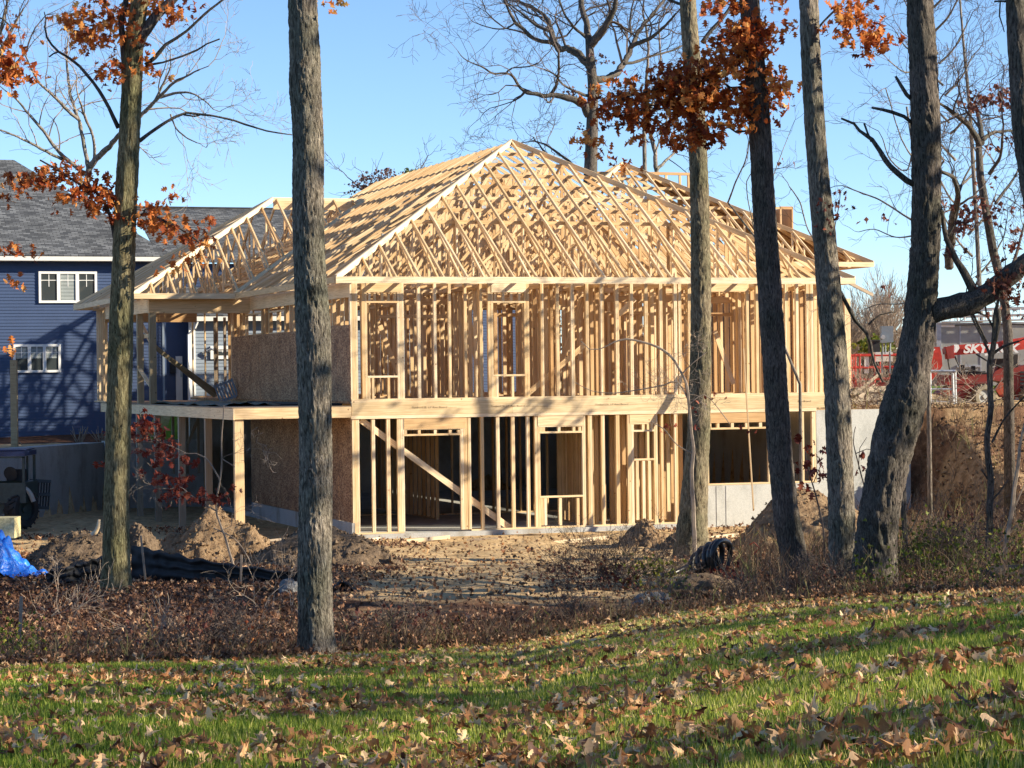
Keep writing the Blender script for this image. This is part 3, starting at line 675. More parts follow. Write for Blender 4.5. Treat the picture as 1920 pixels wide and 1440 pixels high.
# ---- porch wing on the left
vF = 11.7
for x, w in ((292, .2), (257, .19), (279, .07)):
    v = PU(x, 650, UD)[1]; v = vF if x == 292 else v
    m = MB(); m.hbox(UD, UD + w, v - w / 2, v + w / 2, 3.37, 6.15); part(m, 'porch_post', 'treated' if w > .1 else 'wood')
for x in (404, 421, 402.5):
    q = PV(x, 650, 19.5); m = MB(); m.hbox(q[0] - .04, q[0] + .04, 19.4, 19.5, 3.4, 6.2); part(m, 'porch_post', 'old_wood')
m = MB(); m.hbox(UD - .02, 0, vF - .1, vF + .1, 6.12, 6.58); part(m, 'porch_beam', 'wood')
m = MB(); m.hbox(UD - .02, 0, 19.6, 19.75, 6.05, 6.5); part(m, 'porch_beam', 'wood')
m = MB(); m.hbox(UD - .02, UD + .15, vF + .12, 19.5, 6.15, 6.56); part(m, 'porch_beam', 'wood')
for i in range(5):
    v = 19.75 + i * .42; m = MB(); m.hbox(UD, UD + .1, v, v + .045, 3.4, 6.5); part(m, 'porch_stud', 'wood_new')
m = MB(); m.hbox(UD, UD + .1, 19.8, 22.1, 6.5, 6.56); m.hbox(UD, UD + .1, 19.8, 22.1, 3.37, 3.41); part(m, 'top_plate', 'wood')
brd(vpt(288, 648, vF + .2), vpt(402, 742, vF + 2), .05, .13, 'treated'); brd(vpt(318, 672, vF + .3), vpt(408, 737, vF + 2.4), .05, .12, 'treated')
brd(vpt(262, 632, vF + 3), vpt(290, 628, vF), .05, .12); brd(vpt(262, 692, vF + 2), vpt(289, 733, vF + .1), .05, .11, 'wood'); brd(vpt(262, 600, vF + 4), vpt(289, 655, vF), .05, .11, 'wood')

# ---- hip roofs of trusses
Z0 = 6.70; PT = .59; SP = .648
def hip_roof(G, Wd, length, girder, z0, dax, aax, dstart=None, valley=None, fasc=(1, 1, 1), front=True, zb=6.60, jfront=0.0):
    hw = Wd / 2
    def world(a, d, z): return Vector(Hh(*G(a, d), z))
    Dv = Vector(Hh(*G(0, 1), 0)) - Vector(Hh(*G(0, 0), 0)); Av = Vector(Hh(*G(1, 0), 0)) - Vector(Hh(*G(0, 0), 0))
    def truss(d, name='roof_truss'):
        m = MB(); h = min(d, hw); T = z0 - .05
        lo = 0.0 if valley is None else max(0, valley(d))
        zbot = zb if lo == 0 else z0 + PT * lo + .02
        if lo >= h - .2: return
        flat = h < hw - .01
        fo = -.12 if flat else 0
        zt = lambda a: T + PT * min(a, Wd - a, h) + (fo if min(a, Wd - a) > h - .01 and flat else 0)
        bw = .05
        m.beam(world(lo, d, T + PT * lo), world(h, d, T + PT * h), bw, .1, Dv)
        m.beam(world(Wd - lo, d, T + PT * lo), world(Wd - h, d, T + PT * h), bw, .1, Dv)
        if flat: m.beam(world(h - .1, d, T + PT * h + fo), world(Wd - h + .1, d, T + PT * h + fo), bw, .1, Dv)
        m.beam(world(max(.5, lo), d, zbot), world(Wd - max(.5, lo), d, zbot), bw, .09, Dv)
        npn = max(3, int((Wd - 2 * lo) / 1.9)); xs = [lo + (Wd - 2 * lo) * (i / npn) for i in range(npn + 1)]
        off = R.uniform(-.1, .1)
        for i in range(1, npn):
            a = xs[i] + off; z = zt(a) - .05
            if z - zbot > .3:
                m.beam(world(a, d, zbot), world(a, d, z), bw * .9, .085, Dv)
        for i in range(npn):
            a = xs[i] + off; b_ = xs[i + 1] + off
            if i < npn / 2: p, q = a, b_
            else: p, q = b_, a
            if not (lo + .3 < p < Wd - lo - .3) and zt(q) - zbot < .3: continue
            p = min(max(p, lo + .6), Wd - lo - .6)
            m.beam(world(p, d, zbot), world(q, d, zt(q) - .05), bw * .9, .085, Dv)
            if R.random() < .08: m.beam(world(q, d, zbot), world(p, d, max(zt(p) - .05, zbot + .1)), bw * .9, .085, Dv)
        part(m, name, 'wood')
    d = girder
    while d < length:
        truss(d); d += SP
    if front:
        d = SP
        while d < girder - .1:       # short jacks of the two hip corners
            for sgn in (0, 1):
                m = MB(); A = (lambda a: a) if sgn == 0 else (lambda a: Wd - a)
                m.beam(world(A(0), d, z0 - .05), world(A(d), d, z0 - .05 + PT * d), .05, .1, Dv)
                m.beam(world(A(.5), d, zb), world(A(d), d, zb), .05, .09, Dv); m.beam(world(A(d), d, zb), world(A(d), d, z0 - .05 + PT * d), .05, .09, Dv)
                part(m, 'jack_rafter', 'wood')
            d += SP
        n = int(Wd / SP); st = (Wd - n * SP) / 2
        for i in range(1, n):
            a = st + i * SP; dt = min(a, Wd - a)
            m = MB(); m.beam(world(a, 0, z0 - .03), world(a, dt, z0 - .03 + PT * dt), .045, .09, Av)
            dj = min(dt, girder)
            m.beam(world(a, .5, zb), world(a, dj, zb), .045, .09, Av)
            if dj > 1.5:
                m.beam(world(a + .04, dj - .08, zb), world(a + .04, dj - .08, z0 + PT * dj - .1), .045, .09, Av)
                m.beam(world(a + .04, dj * .52, zb), world(a + .04, dj * .52, z0 + PT * dj * .52 - .08), .045, .09, Av)
                m.beam(world(a + .05, .6, zb + .03), world(a + .05, dj - .1, z0 + PT * (dj) * .93 - .1), .045, .09, Av)
            part(m, 'hip_rafter_truss', 'wood_new')
        for A0, A1 in ((0, hw), (Wd, hw)):
            m = MB(); m.beam(world(A0, 0, z0 + .0), world(A1, hw, z0 + PT * hw + .0), .06, .17, (0, 0, 1)); 
            m = MB(); p0 = world(A0, 0, z0 - .02); p1 = world(A1, hw, z0 + PT * hw - .02); m.beam(p0, p1, .15, .06, (0, 0, 1)); part(m, 'hip_rafter', 'wood_new')
    if fasc[0]: m = MB(); m.beam(world(-.02, -.02, z0 - .075), world(Wd + .02, -.02, z0 - .075), .165, .045, (0, 0, 1)); part(m, 'fascia', 'wood_new')
    for k, (A0) in enumerate((0, Wd)):
        if fasc[1 + k]:
            m = MB(); e = fasc[1 + k] if fasc[1 + k] > 1 else length
            m.beam(world(A0 - .02 if k == 0 else A0 + .02, .02, z0 - .075), world(A0 - .02 if k == 0 else A0 + .02, e, z0 - .075), .165, .045, (0, 0, 1)); part(m, 'fascia', 'wood_new')
    return world
wm = hip_roof(lambda a, d: (a - .5, d - .5), 14.9, 22.2, 3.1, Z0, None, None, fasc=(1, 11.7, 1))
m = MB()
for i in range(110):
    a = R.uniform(1, 13.9); d = 3.1 + SP * R.randrange(0, 12); h = min(d, 7.45, a, 14.9 - a); z = R.choice((6.66, 6.62 + .59 * h)); q = wm(a, d - .032, z); m.box8(q, (CT, ST, 0), (0, 0, 1), (-ST, CT, 0), .12, .08, .004)
part(m, 'truss_plate', 'galv', kind='stuff')
# the porch wing: its hip end faces left
ww = hip_roof(lambda a, d: (-3.66 + d, 11.2 + a), 11.4, 8.6, 1.95, Z0 - .0, None, None, valley=lambda d: d - 3.16, fasc=(1, 3.2, 3.2))
m = MB(); m.beam(Hh(2.04, 16.9, 10.0), Hh(5.2, 16.9, 10.0), .05, .2, (-ST, CT, 0)); m.beam(Hh(2.04, 16.86, 9.85), Hh(5.2, 16.86, 9.85), .04, .3, (-ST, CT, 0)); part(m, 'ridge_board', 'wood_new')
m = MB(); m.beam(Hh(-.5, 11.2, Z0 + .02), Hh(5.2, 16.9, 10.06), .05, .22, (0, 0, 1)); part(m, 'valley_board', 'wood')
# eave soffit boards on the wing front
m = MB(); m.hbox(-3.6, -.5, 11.25, 11.6, 6.53, 6.56); part(m, 'soffit', 'wood')
# rear block on the right with the higher eave
w3 = hip_roof(lambda a, d: (22.3 - a, 13.2 + d), 13.2, 7.4, 3.2, 7.86, None, None, fasc=(1, 7.4, 0), zb=7.75)
m = MB(); T = .03
p = [w3(0, .3, 7.9), w3(6.1, 6.5, 7.88 + PT * 6.1), w3(0, 6.9, 7.9)]; m.slab(p, (0, 0, 1), .02); part(m, 'roof_sheathing', 'osb')
m = MB(); m.hbox(9.8, 21.1, 13.6, 13.75, 3.0, 3.1)
for i in range(27): m.hbox(9.8 + i * .43, 9.85 + i * .43, 13.62, 13.72, 3.1, 7.7)
m.hbox(9.8, 21.1, 13.6, 13.74, 7.6, 7.75); m.hbox(14.2, 21.1, 13.59, 13.61, 6.9, 7.6); part(m, 'rear_wall_framing', 'wood')
m = MB(); m.hbox(21.0, 21.1, 13.6, 24, 3, 7.7); part(m, 'sheathing_panel', 'osb')
q = PV(1587, 560, 9.5); q2 = PV(1587, 741, 9.5); m = MB(); m.hbox(q[0] - .12, q[0] + .09, 9.4, 9.6, 3.0, q[2]); part(m, 'porch_post', 'wood_new')
q = PV(1482, 700, 5); 
# framed chimney chase and dormer frame standing above the roof
a = PV(1463, 388, 17); b_ = PV(1488, 462, 17)
m = MB(); m.hbox(a[0], a[0] + .05, 17, 17.1, b_[2] - .5, a[2]); m.hbox(b_[0] - .05, b_[0], 17, 17.1, b_[2] - .5, a[2]); m.hbox(a[0], b_[0], 17, 17.1, a[2] - .08, a[2] + .02); m.hbox(b_[0] - .06, b_[0], 17.1, 18.4, b_[2] - .5, a[2]); m.hbox(a[0], b_[0], 18.4, 18.44, b_[2] - .5, a[2]); m.hbox(PV(1425, 388, 17)[0], a[0] - .002, 17.01, 17.09, a[2] - .08, a[2]); m.hbox(PV(1440, 388, 17)[0], PV(1444, 388, 17)[0], 17.02, 17.08, a[2] - .9, a[2] - .09)
part(m, 'chimney_frame', 'wood')
a = PV(1200, 322, 20); b_ = PV(1294, 395, 20)
m = MB(); m.hbox(a[0], b_[0], 20, 20.1, a[2] - .1, a[2]); 
for x in (1292, 1276, 1250): q = PV(x, 322, 20); m.hbox(q[0] - .05, q[0] + .03, 20.01, 20.09, b_[2], a[2] - .1)
m.hbox(PV(1120, 322, 20)[0], a[0] - .002, 20, 20.09, a[2] - .13, a[2] - .02); m.hbox(PV(1200, 360, 20)[0], b_[0], 20.02, 20.08, PV(1200, 372, 20)[2], PV(1200, 366, 20)[2])
part(m, 'dormer_frame', 'wood')
# loose ends seen at the right corner
brd(P(1578, 523, 66.2), P(1636, 553, 68.5), .05, .09, 'old_wood', 'rafter_tail')
# things lying on or leaning against the house
o = MB(); o.beam(P(1394, 655, 63.9), P(1413, 956, 61.9), .03, .14, (1, 0, 0)); tag(o.build('leaning_board', M['wood_new']), 'long pale board leaning against the house front over the low concrete wall', 'board')
p = thing('wooden_pallet', 'grey slatted pallet tilted against the sheathed wall on the raised deck', 'pallet', Hh(-.5, 13.5, 3.4))
c = Vector(Hh(*PU(424, 733, -.35))); ax = Vector((-.35, 0, .93)).normalized(); sx = Vector((.93, .1, .35)).normalized(); nn = ax.cross(sx).normalized()
mm_ = MB()
for i in range(7): mm_.box8(c + sx * (-.28 + i * .095), ax, sx, nn, .62, .06, .02)
mm_.build('slat', M['meter'], p); mm_ = MB()
for k in (-.25, .25): mm_.box8(c + ax * k + nn * .04, sx, ax, nn, .66, .06, .05)
mm_.build('cross_rail', M['meter'], p)
m = MB()
pts = [(350, 747), (385, 744), (420, 745), (450, 748)]
def crumple(name, x0, x1, y0, y1, v0, v1, z, amp, mat, nx=40, ny=12, seed=2):
    uu_ = np.linspace(x0, x1, nx); vv_ = np.linspace(v0, v1, ny); A = []
    for a in uu_:
        for b_ in vv_:
            hgt = mnoise.fractal(Vector((a * 1.7, b_ * 1.2, seed)), 1, 2, 4); A.append(Hh(a, b_, z + max(0.0, hgt + .25) * amp))
    ix = np.arange(nx * ny).reshape(nx, ny); q = np.stack([ix[:-1, :-1], ix[1:, :-1], ix[1:, 1:], ix[:-1, 1:]], -1).reshape(-1, 4)
    return npobj(name, np.array(A), q, mat, None, True)
tag(crumple('green_tarp', -3.0, -1.0, 0, 0, 3.0, 12.5, 3.375, .12, M['tarp_green']), 'dark green tarp spread over the raised timber deck', 'tarp')

# ================================================================ RETAINING WALL AND BLUE HOUSE
rw = MB()
A0 = Vector((*WA[:2], 0)); B0 = Vector((*WB[:2], 0)); dirw = (B0 - A0).normalized(); A1 = A0 - dirw * 9
nrm = Vector((-dirw.y, dirw.x, 0))
def wallseg(mb, p, q, z0, z1, t, nr): c = (p + q) / 2; c.z = (z0 + z1) / 2; c += nr * (t / 2); mb.box8(c, (q - p).normalized(), (0, 0, 1), nr, (q - p).length, z1 - z0, t, .5)
wallseg(rw, A1, B0, -.4, 2.06, .8, nrm)
C0 = Vector(Hh(UB + .05, VB, 0)); D0 = Vector(Hh(-.05, VB, 0)); wallseg(rw, C0, D0, -.4, 2.09, .8, Vector((-ST, CT, 0)))
tag(rw.build('retaining_wall', M['concrete_dark']), 'stained grey concrete retaining wall in shade below the navy house', 'wall')

VBH = 26.0
bh = thing('blue_house', 'finished navy blue sided house with grey shingle roof and white trimmed windows', 'house', Hh(-6, VBH, 2.0))
def bpart(mb, name, mat, par=None, label=None):
    o = mb.build(name, M[mat] if isinstance(mat, str) else mat, par or bh)
    if label: o['label'] = label
    return o
def siding(mb, u0, u1, v, z0, z1, lap=.115, nv=-1):
    n = int((z1 - z0) / lap)
    for i in range(n):
        a = z0 + i * lap; b_ = a + lap; 
        mb.poly([Hh(u0, v - .022, a), Hh(u1, v - .022, a), Hh(u1, v, b_), Hh(u0, v, b_)]); mb.poly([Hh(u0, v, a), Hh(u1, v, a), Hh(u1, v - .022, a), Hh(u0, v - .022, a)])
def bu(x, y=600, v=VBH): return PV(x, y, v)[0]
def bz(y, x=150, v=VBH): return PV(x, y, v)[2]
ue = bu(305, 600); zg = bz(490, 300)
m = MB(); siding(m, bu(-90), ue, VBH, 1.6, zg); bpart(m, 'siding_wall', 'blue_siding')
m = MB(); m.hbox(bu(-90), ue + .12, VBH + .01, VBH + 9, 1.2, zg - .02); bpart(m, 'house_body', 'blue_siding')
# gutter and soffit
m = MB(); m.hbox(bu(-90), ue + .35, VBH - .52, VBH - .40, zg - .02, zg + .13); bpart(m, 'gutter', 'gutter')
m = MB(); m.hbox(bu(-90), ue + .3, VBH - .40, VBH, zg - .03, zg + .0); bpart(m, 'soffit', 'white')
# main roof: front slope with a right hip
ev = VBH - .5; pk = PV(25, 302, ev + 7.6); er = ue + .35; el = bu(-90)
zr = zg + .13
def rslab(mb, pts, t=.05): 
    a, b_, c = Vector(pts[0]), Vector(pts[1]), Vector(pts[-1]); nr = (b_ - a).cross(c - a).normalized()
    if nr.z < 0: nr = -nr
    mb.slab(pts, nr, t)
m = MB(); rslab(m, [Hh(el, ev, zr), Hh(er, ev, zr), Hh(pk[0], ev + 7.6, pk[2]), Hh(el - 3, ev + 7.6, pk[2])]); bpart(m, 'front_roof', 'shingle')
m = MB(); rslab(m, [Hh(er, ev, zr), Hh(er, ev + 15, zr), Hh(pk[0], ev + 7.6, pk[2])]); bpart(m, 'side_roof', 'shingle')
# set back wing: shaded entry wall, lit garage wall
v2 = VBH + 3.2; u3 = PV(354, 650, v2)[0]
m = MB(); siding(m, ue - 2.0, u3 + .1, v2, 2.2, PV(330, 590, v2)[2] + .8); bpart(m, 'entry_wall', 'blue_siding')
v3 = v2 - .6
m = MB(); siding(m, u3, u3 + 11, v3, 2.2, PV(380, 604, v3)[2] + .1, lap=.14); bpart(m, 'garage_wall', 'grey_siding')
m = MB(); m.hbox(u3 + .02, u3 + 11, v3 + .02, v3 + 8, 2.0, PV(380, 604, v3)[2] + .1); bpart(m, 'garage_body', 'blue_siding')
z3 = PV(380, 600, v3)[2]
m = MB(); m.hbox(u3 - .35, u3 + 11, v3 - .45, v3 - .32, z3 - .05, z3 + .12); bpart(m, 'gutter', 'gutter')
m = MB(); m.hbox(u3 - .3, u3 + 11, v3 - .32, v3, z3 + .0, z3 + .03); bpart(m, 'soffit', 'white')
m = MB(); m.hbox(u3 - .12, u3 + .12, v3 - .05, v3 + .02, 2.0, z3); bpart(m, 'corner_trim', 'white')
# downspout, lamp, door
q = PV(360, 620, v3 - .2); m = MB(); m.tube([Hh(q[0] + .2, v3 - .38, z3 - .03), Hh(q[0] + .1, v3 - .3, z3 - .3), Hh(q[0] - .12, v3 - .08, z3 - .55), Hh(q[0] - .12, v3 - .08, 2.1)], .05, 6); bpart(m, 'downspout', 'white')
m = MB(); m.tube([Hh(u3 + .4, v3 - .02, z3 - 1.25), Hh(u3 + .7, v3 - .25, z3 - 1.1), Hh(u3 + .95, v3 - .3, z3 - 1.2)], .05, 8); bpart(m, 'wall_vent', 'galv')
q0 = PV(329, 650, v2 - .03); q1 = PV(341, 650, v2 - .03)
m = MB(); m.hbox(q0[0], q1[0], v2 - .08, v2 - .03, 2.4, PV(335, 668, v2)[2]); d = bpart(m, 'door', 'white')
m = MB(); m.hbox(q0[0] + .25, q1[0] - .08, v2 - .095, v2 - .08, 4.2, PV(335, 680, v2)[2]); bpart(m, 'door_pane', 'blind', d)
m = MB(); m.cyl(Hh(q0[0] + .1, v2 - .12, 3.1), (-ST, CT, 0), .04, .06, 10); bpart(m, 'handle', 'black', d)
q = PV(323, 690, v2); m = MB(); m.hbox(q[0] - .1, q[0] + .1, v2 - .2, v2 - .02, q[2] - .2, q[2] + .15); m.hbox(q[0] - .05, q[0] + .05, v2 - .15, v2 - .02, q[2] + .15, q[2] + .3); bpart(m, 'wall_lantern', 'black')
q = PV(305, 650, VBH); m = MB(); m.hbox(ue - .03, ue + .05, VBH - .04, VBH + .03, 2.0, zg - .03); bpart(m, 'corner_trim', 'grey_siding')
# rear roof
zrr = z3 + .12
m = MB(); za = PV(310, 392, v3 + 8)[2]
zlow_ = PV(305, 492, v2 - .6)
ul_ = PV(303, 492, v3)[0]; zlo = PV(303, 492, v3)[2]
rslab(m, [Hh(u3 - .35, v3 - .45, zrr), Hh(u3 + 11, v3 - .45, zrr), Hh(u3 + 11, v3 + 3, zrr + 1.2), Hh(u3 - .35, v3 + 3, zrr + 1.2)]); 
bpart(m, 'porch_roof', 'shingle')
m = MB(); v4 = v3 + 3.5; q = PV(302, 492, v4); q2 = PV(270, 392, v4 + 6); uR = q[0] + 16
rslab(m, [Hh(q[0], v4, q[2]), Hh(uR, v4, q[2]), Hh(uR, v4 + 6, q2[2]), Hh(q[0], v4 + 6, q2[2])]); bpart(m, 'rear_roof', 'shingle')
m = MB(); m.hbox(q[0] - .04, uR, v4 + 5.95, v4 + 6.12, q2[2] + .0, q2[2] + .12); bpart(m, 'ridge_cap', 'black')
m = MB(); siding(m, q[0] - .3, uR, v4 + .4, 2.5, q[2]); bpart(m, 'rear_wall', 'blue_siding')
m = MB(); m.hbox(q[0] - .02, uR, v4 + .42, v4 + 5.8, 2.5, q[2] - .02); m.poly([Hh(q[0] - .3, v4 + .4, q[2]), Hh(q[0] - .3, v4 + 6, q2[2]), Hh(q[0] - .3, v4 + 11, q[2])]); bpart(m, 'house_body', 'blue_siding')
def window(x0, x1, y0, y1, v, n, par=None, grid=True, blinds=(), fw=.085, sc=1.0):
    a = PV(x0, y0, v); b_ = PV(x1, y1, v); u0, u1, z1, z0 = a[0], b_[0], a[2], b_[2]
    m = MB(); f = fw
    m.hbox(u0, u1, v - .07, v + .02, z1 - f, z1); m.hbox(u0, u1, v - .07, v + .02, z0, z0 + f)
    m.hbox(u0, u0 + f, v - .068, v + .02, z0 + f, z1 - f); m.hbox(u1 - f, u1, v - .068, v + .02, z0 + f, z1 - f)
    w = (u1 - u0 - f) / n
    for i in range(1, n): m.hbox(u0 + i * w - .02, u0 + i * w + f + .02, v - .066, v + .02, z0 + f, z1 - f)
    o = m.build('window', M['white'], bh)
    for i in range(n):
        p0 = u0 + f + i * w + .02 * (i > 0); p1 = u0 + (i + 1) * w - .02
        g_ = MB(); g_.hbox(p0, p1, v - .03, v - .02, z0 + f, z1 - f); g_.build('pane', M['glass'], o)
        if i in blinds or grid:
            b2 = MB(); mid = (p0 + p1) / 2; zt = z0 + f + (z1 - z0 - 2 * f) * .52
            b2.hbox(mid - .012, mid + .012, v - .04, v - .031, zt, z1 - f); b2.hbox(p0, p1, v - .041, v - .032, (zt + z1 - f) / 2 - .012, (zt + z1 - f) / 2 + .012)
            b2.build('glazing_bar', M['white'], o)
        if i in blinds:
            b2 = MB(); zz = z1 - f - .03
            lo = z0 + f if blinds.index(i) >= 0 and len(blinds) == 1 else z0 + f + (z1 - z0) * .42
            while zz > lo: b2.hbox(p0 + .02, p1 - .02, v - .031, v - .0305, zz - .03, zz); zz -= .05
            b2.build('blind', M['blind'], o)
    return o
window(72, 182, 509, 568, VBH - .02, 3, blinds=(1,)); window(24, 114, 646, 698, VBH - .02, 3, blinds=(0, 1, 2))
window(394, 440, 649, 673, v3 - .02, 1, grid=True, fw=.13)
window(247, 270, 643, 700, v2 - .02, 1)
# thin timber post standing before the blue house
q = P(26, 700, 74); m = MB(); m.wbox(q[0] - .1, q[0] + .1, 73.9, 74.1, -.1, P(26, 675, 74)[2]); tag(m.build('timber_post', M['treated']), 'tall square timber post standing alone in front of the navy house', 'post')
# path beyond the lawn
X0, X1 = P(200, 790, 92)[0], P(460, 790, 92)[0]
m = MB()
ys = [90.2, 91.5, 93]; 
for a, b_ in zip(ys[:-1], ys[1:]): m.poly([(X0, a, hz(X0, a) + .03), (X1, a, hz(X1, a) + .03), (X1, b_, hz(X1, b_) + .03), (X0, b_, hz(X0, b_) + .03)])
o = m.build('path', M['gutter']); o['kind'] = 'structure'

# ================================================================ TREES
def trunk_mesh(name, path, Y, mat, parent, segs=56, vstep=.045, amp=.10, fr=9.0, seed=0, flare=True, dY=0.0):
    """path: (px, py, width px) from the base up; makes a furrowed, tapering trunk"""
    pts = []; rr = []
    for i, (x, y, w) in enumerate(path):
        Yi = Y + dY * i; p = Vector(P(x, y, Yi)); pts.append(p); rr.append(w * Yi / F / 2)
    # resample
    P2, R2 = [], []
    for i in range(len(pts) - 1):
        L = (pts[i + 1] - pts[i]).length; n = max(2, int(L / vstep))
        p0 = pts[max(i - 1, 0)]; p3 = pts[min(i + 2, len(pts) - 1)]
        for k in range(n):
            t = k / n; a, b_ = pts[i], pts[i + 1]
            q = .5 * ((2 * a) + (b_ - p0) * t + (2 * p0 - 5 * a + 4 * b_ - p3) * t * t + (3 * a - p0 - 3 * b_ + p3) * t ** 3)
            P2.append(q); R2.append(rr[i] * (1 - t) + rr[i + 1] * t)
    P2.append(pts[-1]); R2.append(rr[-1]); V = []
    nr = len(P2); cum = 0.0
    for i, p in enumerate(P2):
        if i: cum += (P2[i] - P2[i - 1]).length
        t = (P2[min(i + 1, nr - 1)] - P2[max(i - 1, 0)]).normalized(); a = t.cross(Vector((0, 1, 0))).normalized(); b_ = a.cross(t)
        r0 = R2[i]
        for k in range(segs):
            th = 2 * math.pi * k / segs; d = a * math.cos(th) + b_ * math.sin(th)
            s = Vector((math.cos(th) * r0 * fr, math.sin(th) * r0 * fr, cum * fr * .22 + seed))
            n1 = mnoise.noise(s * 1.0 + Vector((mnoise.noise(s * .7) * 1.5, 0, 0))); n2 = mnoise.noise(s * 2.3 + Vector((7, 3, 1)))
            ridge = 1 - abs(n1) * 2.2; big = mnoise.noise(Vector((math.cos(th) * .8, math.sin(th) * .8, cum * .9 + seed * 3)))
            fl = 0
            if flare and cum < .75: fl = (1 - cum / .75) ** 2 * .26 * (1 + .8 * math.sin(th * 5 + seed))
            V.append(p + d * (r0 * (1 + amp * (ridge - .5) + amp * .4 * n2 + .05 * big + fl)))
    idx = np.arange(nr * segs).reshape(nr, segs); q = np.stack([idx[:-1], np.roll(idx[:-1], -1, 1), np.roll(idx[1:], -1, 1), idx[1:]], -1).reshape(-1, 4)
    return npobj(name, np.array([tuple(v) for v in V]), q, mat, parent, True)
def limb(mb, path, Y, n=7, wob=.0, dY=0.0):
    pts = []; rr = []
    for i, (x, y, w) in enumerate(path):
        Yi = Y + dY * i; pts.append(Vector(P(x, y, Yi))); rr.append(max(.004, w * Yi / F / 2))
    out, ro = [], []
    for i in range(len(pts) - 1):
        L = (pts[i + 1] - pts[i]).length; m_ = max(1, int(L / .12))
        p0 = pts[max(i - 1, 0)]; p3 = pts[min(i + 2, len(pts) - 1)]
        for k in range(m_):
            t = k / m_; a, b_ = pts[i], pts[i + 1]
            q = .5 * ((2 * a) + (b_ - p0) * t + (2 * p0 - 5 * a + 4 * b_ - p3) * t * t + (3 * a - p0 - 3 * b_ + p3) * t ** 3)
            r = rr[i] * (1 - t) + rr[i + 1] * t
            w_ = mnoise.noise_vector(q * 3) * r * .5
            out.append(q + w_); ro.append(r * (1 + .15 * mnoise.noise(q * 9)))
    out.append(pts[-1]); ro.append(rr[-1]); mb.tube(out, ro, n)
    return out, ro
def grow(mb, p, d, L, r, depth, tips=None, spread=.6, up=.25, kink=.25, minr=.003, n=4, ratio=.72):
    """recursive crooked branching; appends twig tips"""
    steps = max(2, int(4 + depth * .4)); pts = [p.copy()]; rr = [r]
    dd = d.normalized()
    for i in range(steps):
        dd = (dd + Vector((R.gauss(0, kink), R.gauss(0, kink), R.gauss(0, kink) + up * .12))).normalized()
        pts.append(pts[-1] + dd * (L / steps)); rr.append(max(minr, r * (1 - .42 * (i + 1) / steps)))
        if depth > 0 and i >= 1 and R.random() < .62:
            ax = dd.cross(Vector((R.gauss(0, 1), R.gauss(0, 1), R.gauss(0, 1)))).normalized(); nd = (dd + ax * R.uniform(.5, 1.1) * spread * 1.5).normalized()
            grow(mb, pts[-1], nd, L * R.uniform(.5, .8) * ratio * 1.15, rr[-1] * .62, depth - 1, tips, spread, up, kink, minr, max(3, n - 1), ratio)
    mb.tube(pts, rr, n, cap=False)
    if tips is not None: tips.append((pts[-1].copy(), dd.copy()))
    if depth > 0:
        for k in range(2):
            ax = dd.cross(Vector((R.gauss(0, 1), R.gauss(0, 1), R.gauss(0, 1)))).normalized(); nd = (dd + ax * spread * R.uniform(.4, 1.0)).normalized()
            grow(mb, pts[-1], nd, L * ratio * R.uniform(.8, 1.1), rr[-1] * .8, depth - 1, tips, spread, up, kink, minr, max(3, n - 1), ratio)
def pixblob(cx, cy, rx, ry, Y, n, dy=.8):
    """points in a soft ellipsoid whose picture position is (cx, cy)"""
    out = []
    while len(out) < n:
        a = R.gauss(0, .5); b_ = R.gauss(0, .5); c = R.gauss(0, .5)
        if a * a + b_ * b_ + c * c > 1: continue
        out.append(P(cx + a * rx, cy + b_ * ry, Y + c * dy))
    return out
def leafy(name, blobs, Y, mat, parent, size=(.09, .17), tmpl=LT_MED, curl=.9, droop=.5, k=1.0, twigs=None, dy=.6):
    pos = []; ti = []
    for cx, cy, rx, ry, n in blobs:
        n = int(n * k * .5)
        # clumps inside the blob
        for _ in range(max(1, n // 9)):
            c = pixblob(cx, cy, rx * 1.15, ry * 1.25, Y, 1, dy)[0]; t0 = R.random() * .5
            for _ in range(9 if n >= 9 else n):
                pos.append((c[0] + R.gauss(0, .15), c[1] + R.gauss(0, .15), c[2] + R.gauss(0, .075))); ti.append(min(1, max(0, t0 + R.random() * .55)))
            if twigs is not None:
                ctr = P(cx, cy, Y); twigs.append((Vector(c), Vector(ctr)))
    pos = np.array(pos); sz = NR.uniform(size[0], size[1], len(pos))
    return leaf_obj(name, pos, sz, tmpl, mat, parent, curl=curl, tint=np.array(ti), droop=droop)
def twigset(mb, tw, r=.006, anchor=None):
    for a, b_ in tw:
        mid = (a + b_) / 2 + Vector((R.gauss(0, .05), R.gauss(0, .05), R.gauss(0, .05))); mb.tube([b_, mid, a], [r * 1.6, r, r * .6], 3, cap=False)
def settle(path, Y, extra=.25):
    """drop the lowest point of a trunk into the ground"""
    x, y, w = path[0]; p = P(x, y, Y); g_ = hz(p[0], Y) - extra
    yy = y
    while P(x, yy, Y)[2] > g_ and yy < y + 200: yy += 1
    return [(x, yy, w * 1.03)] + list(path)
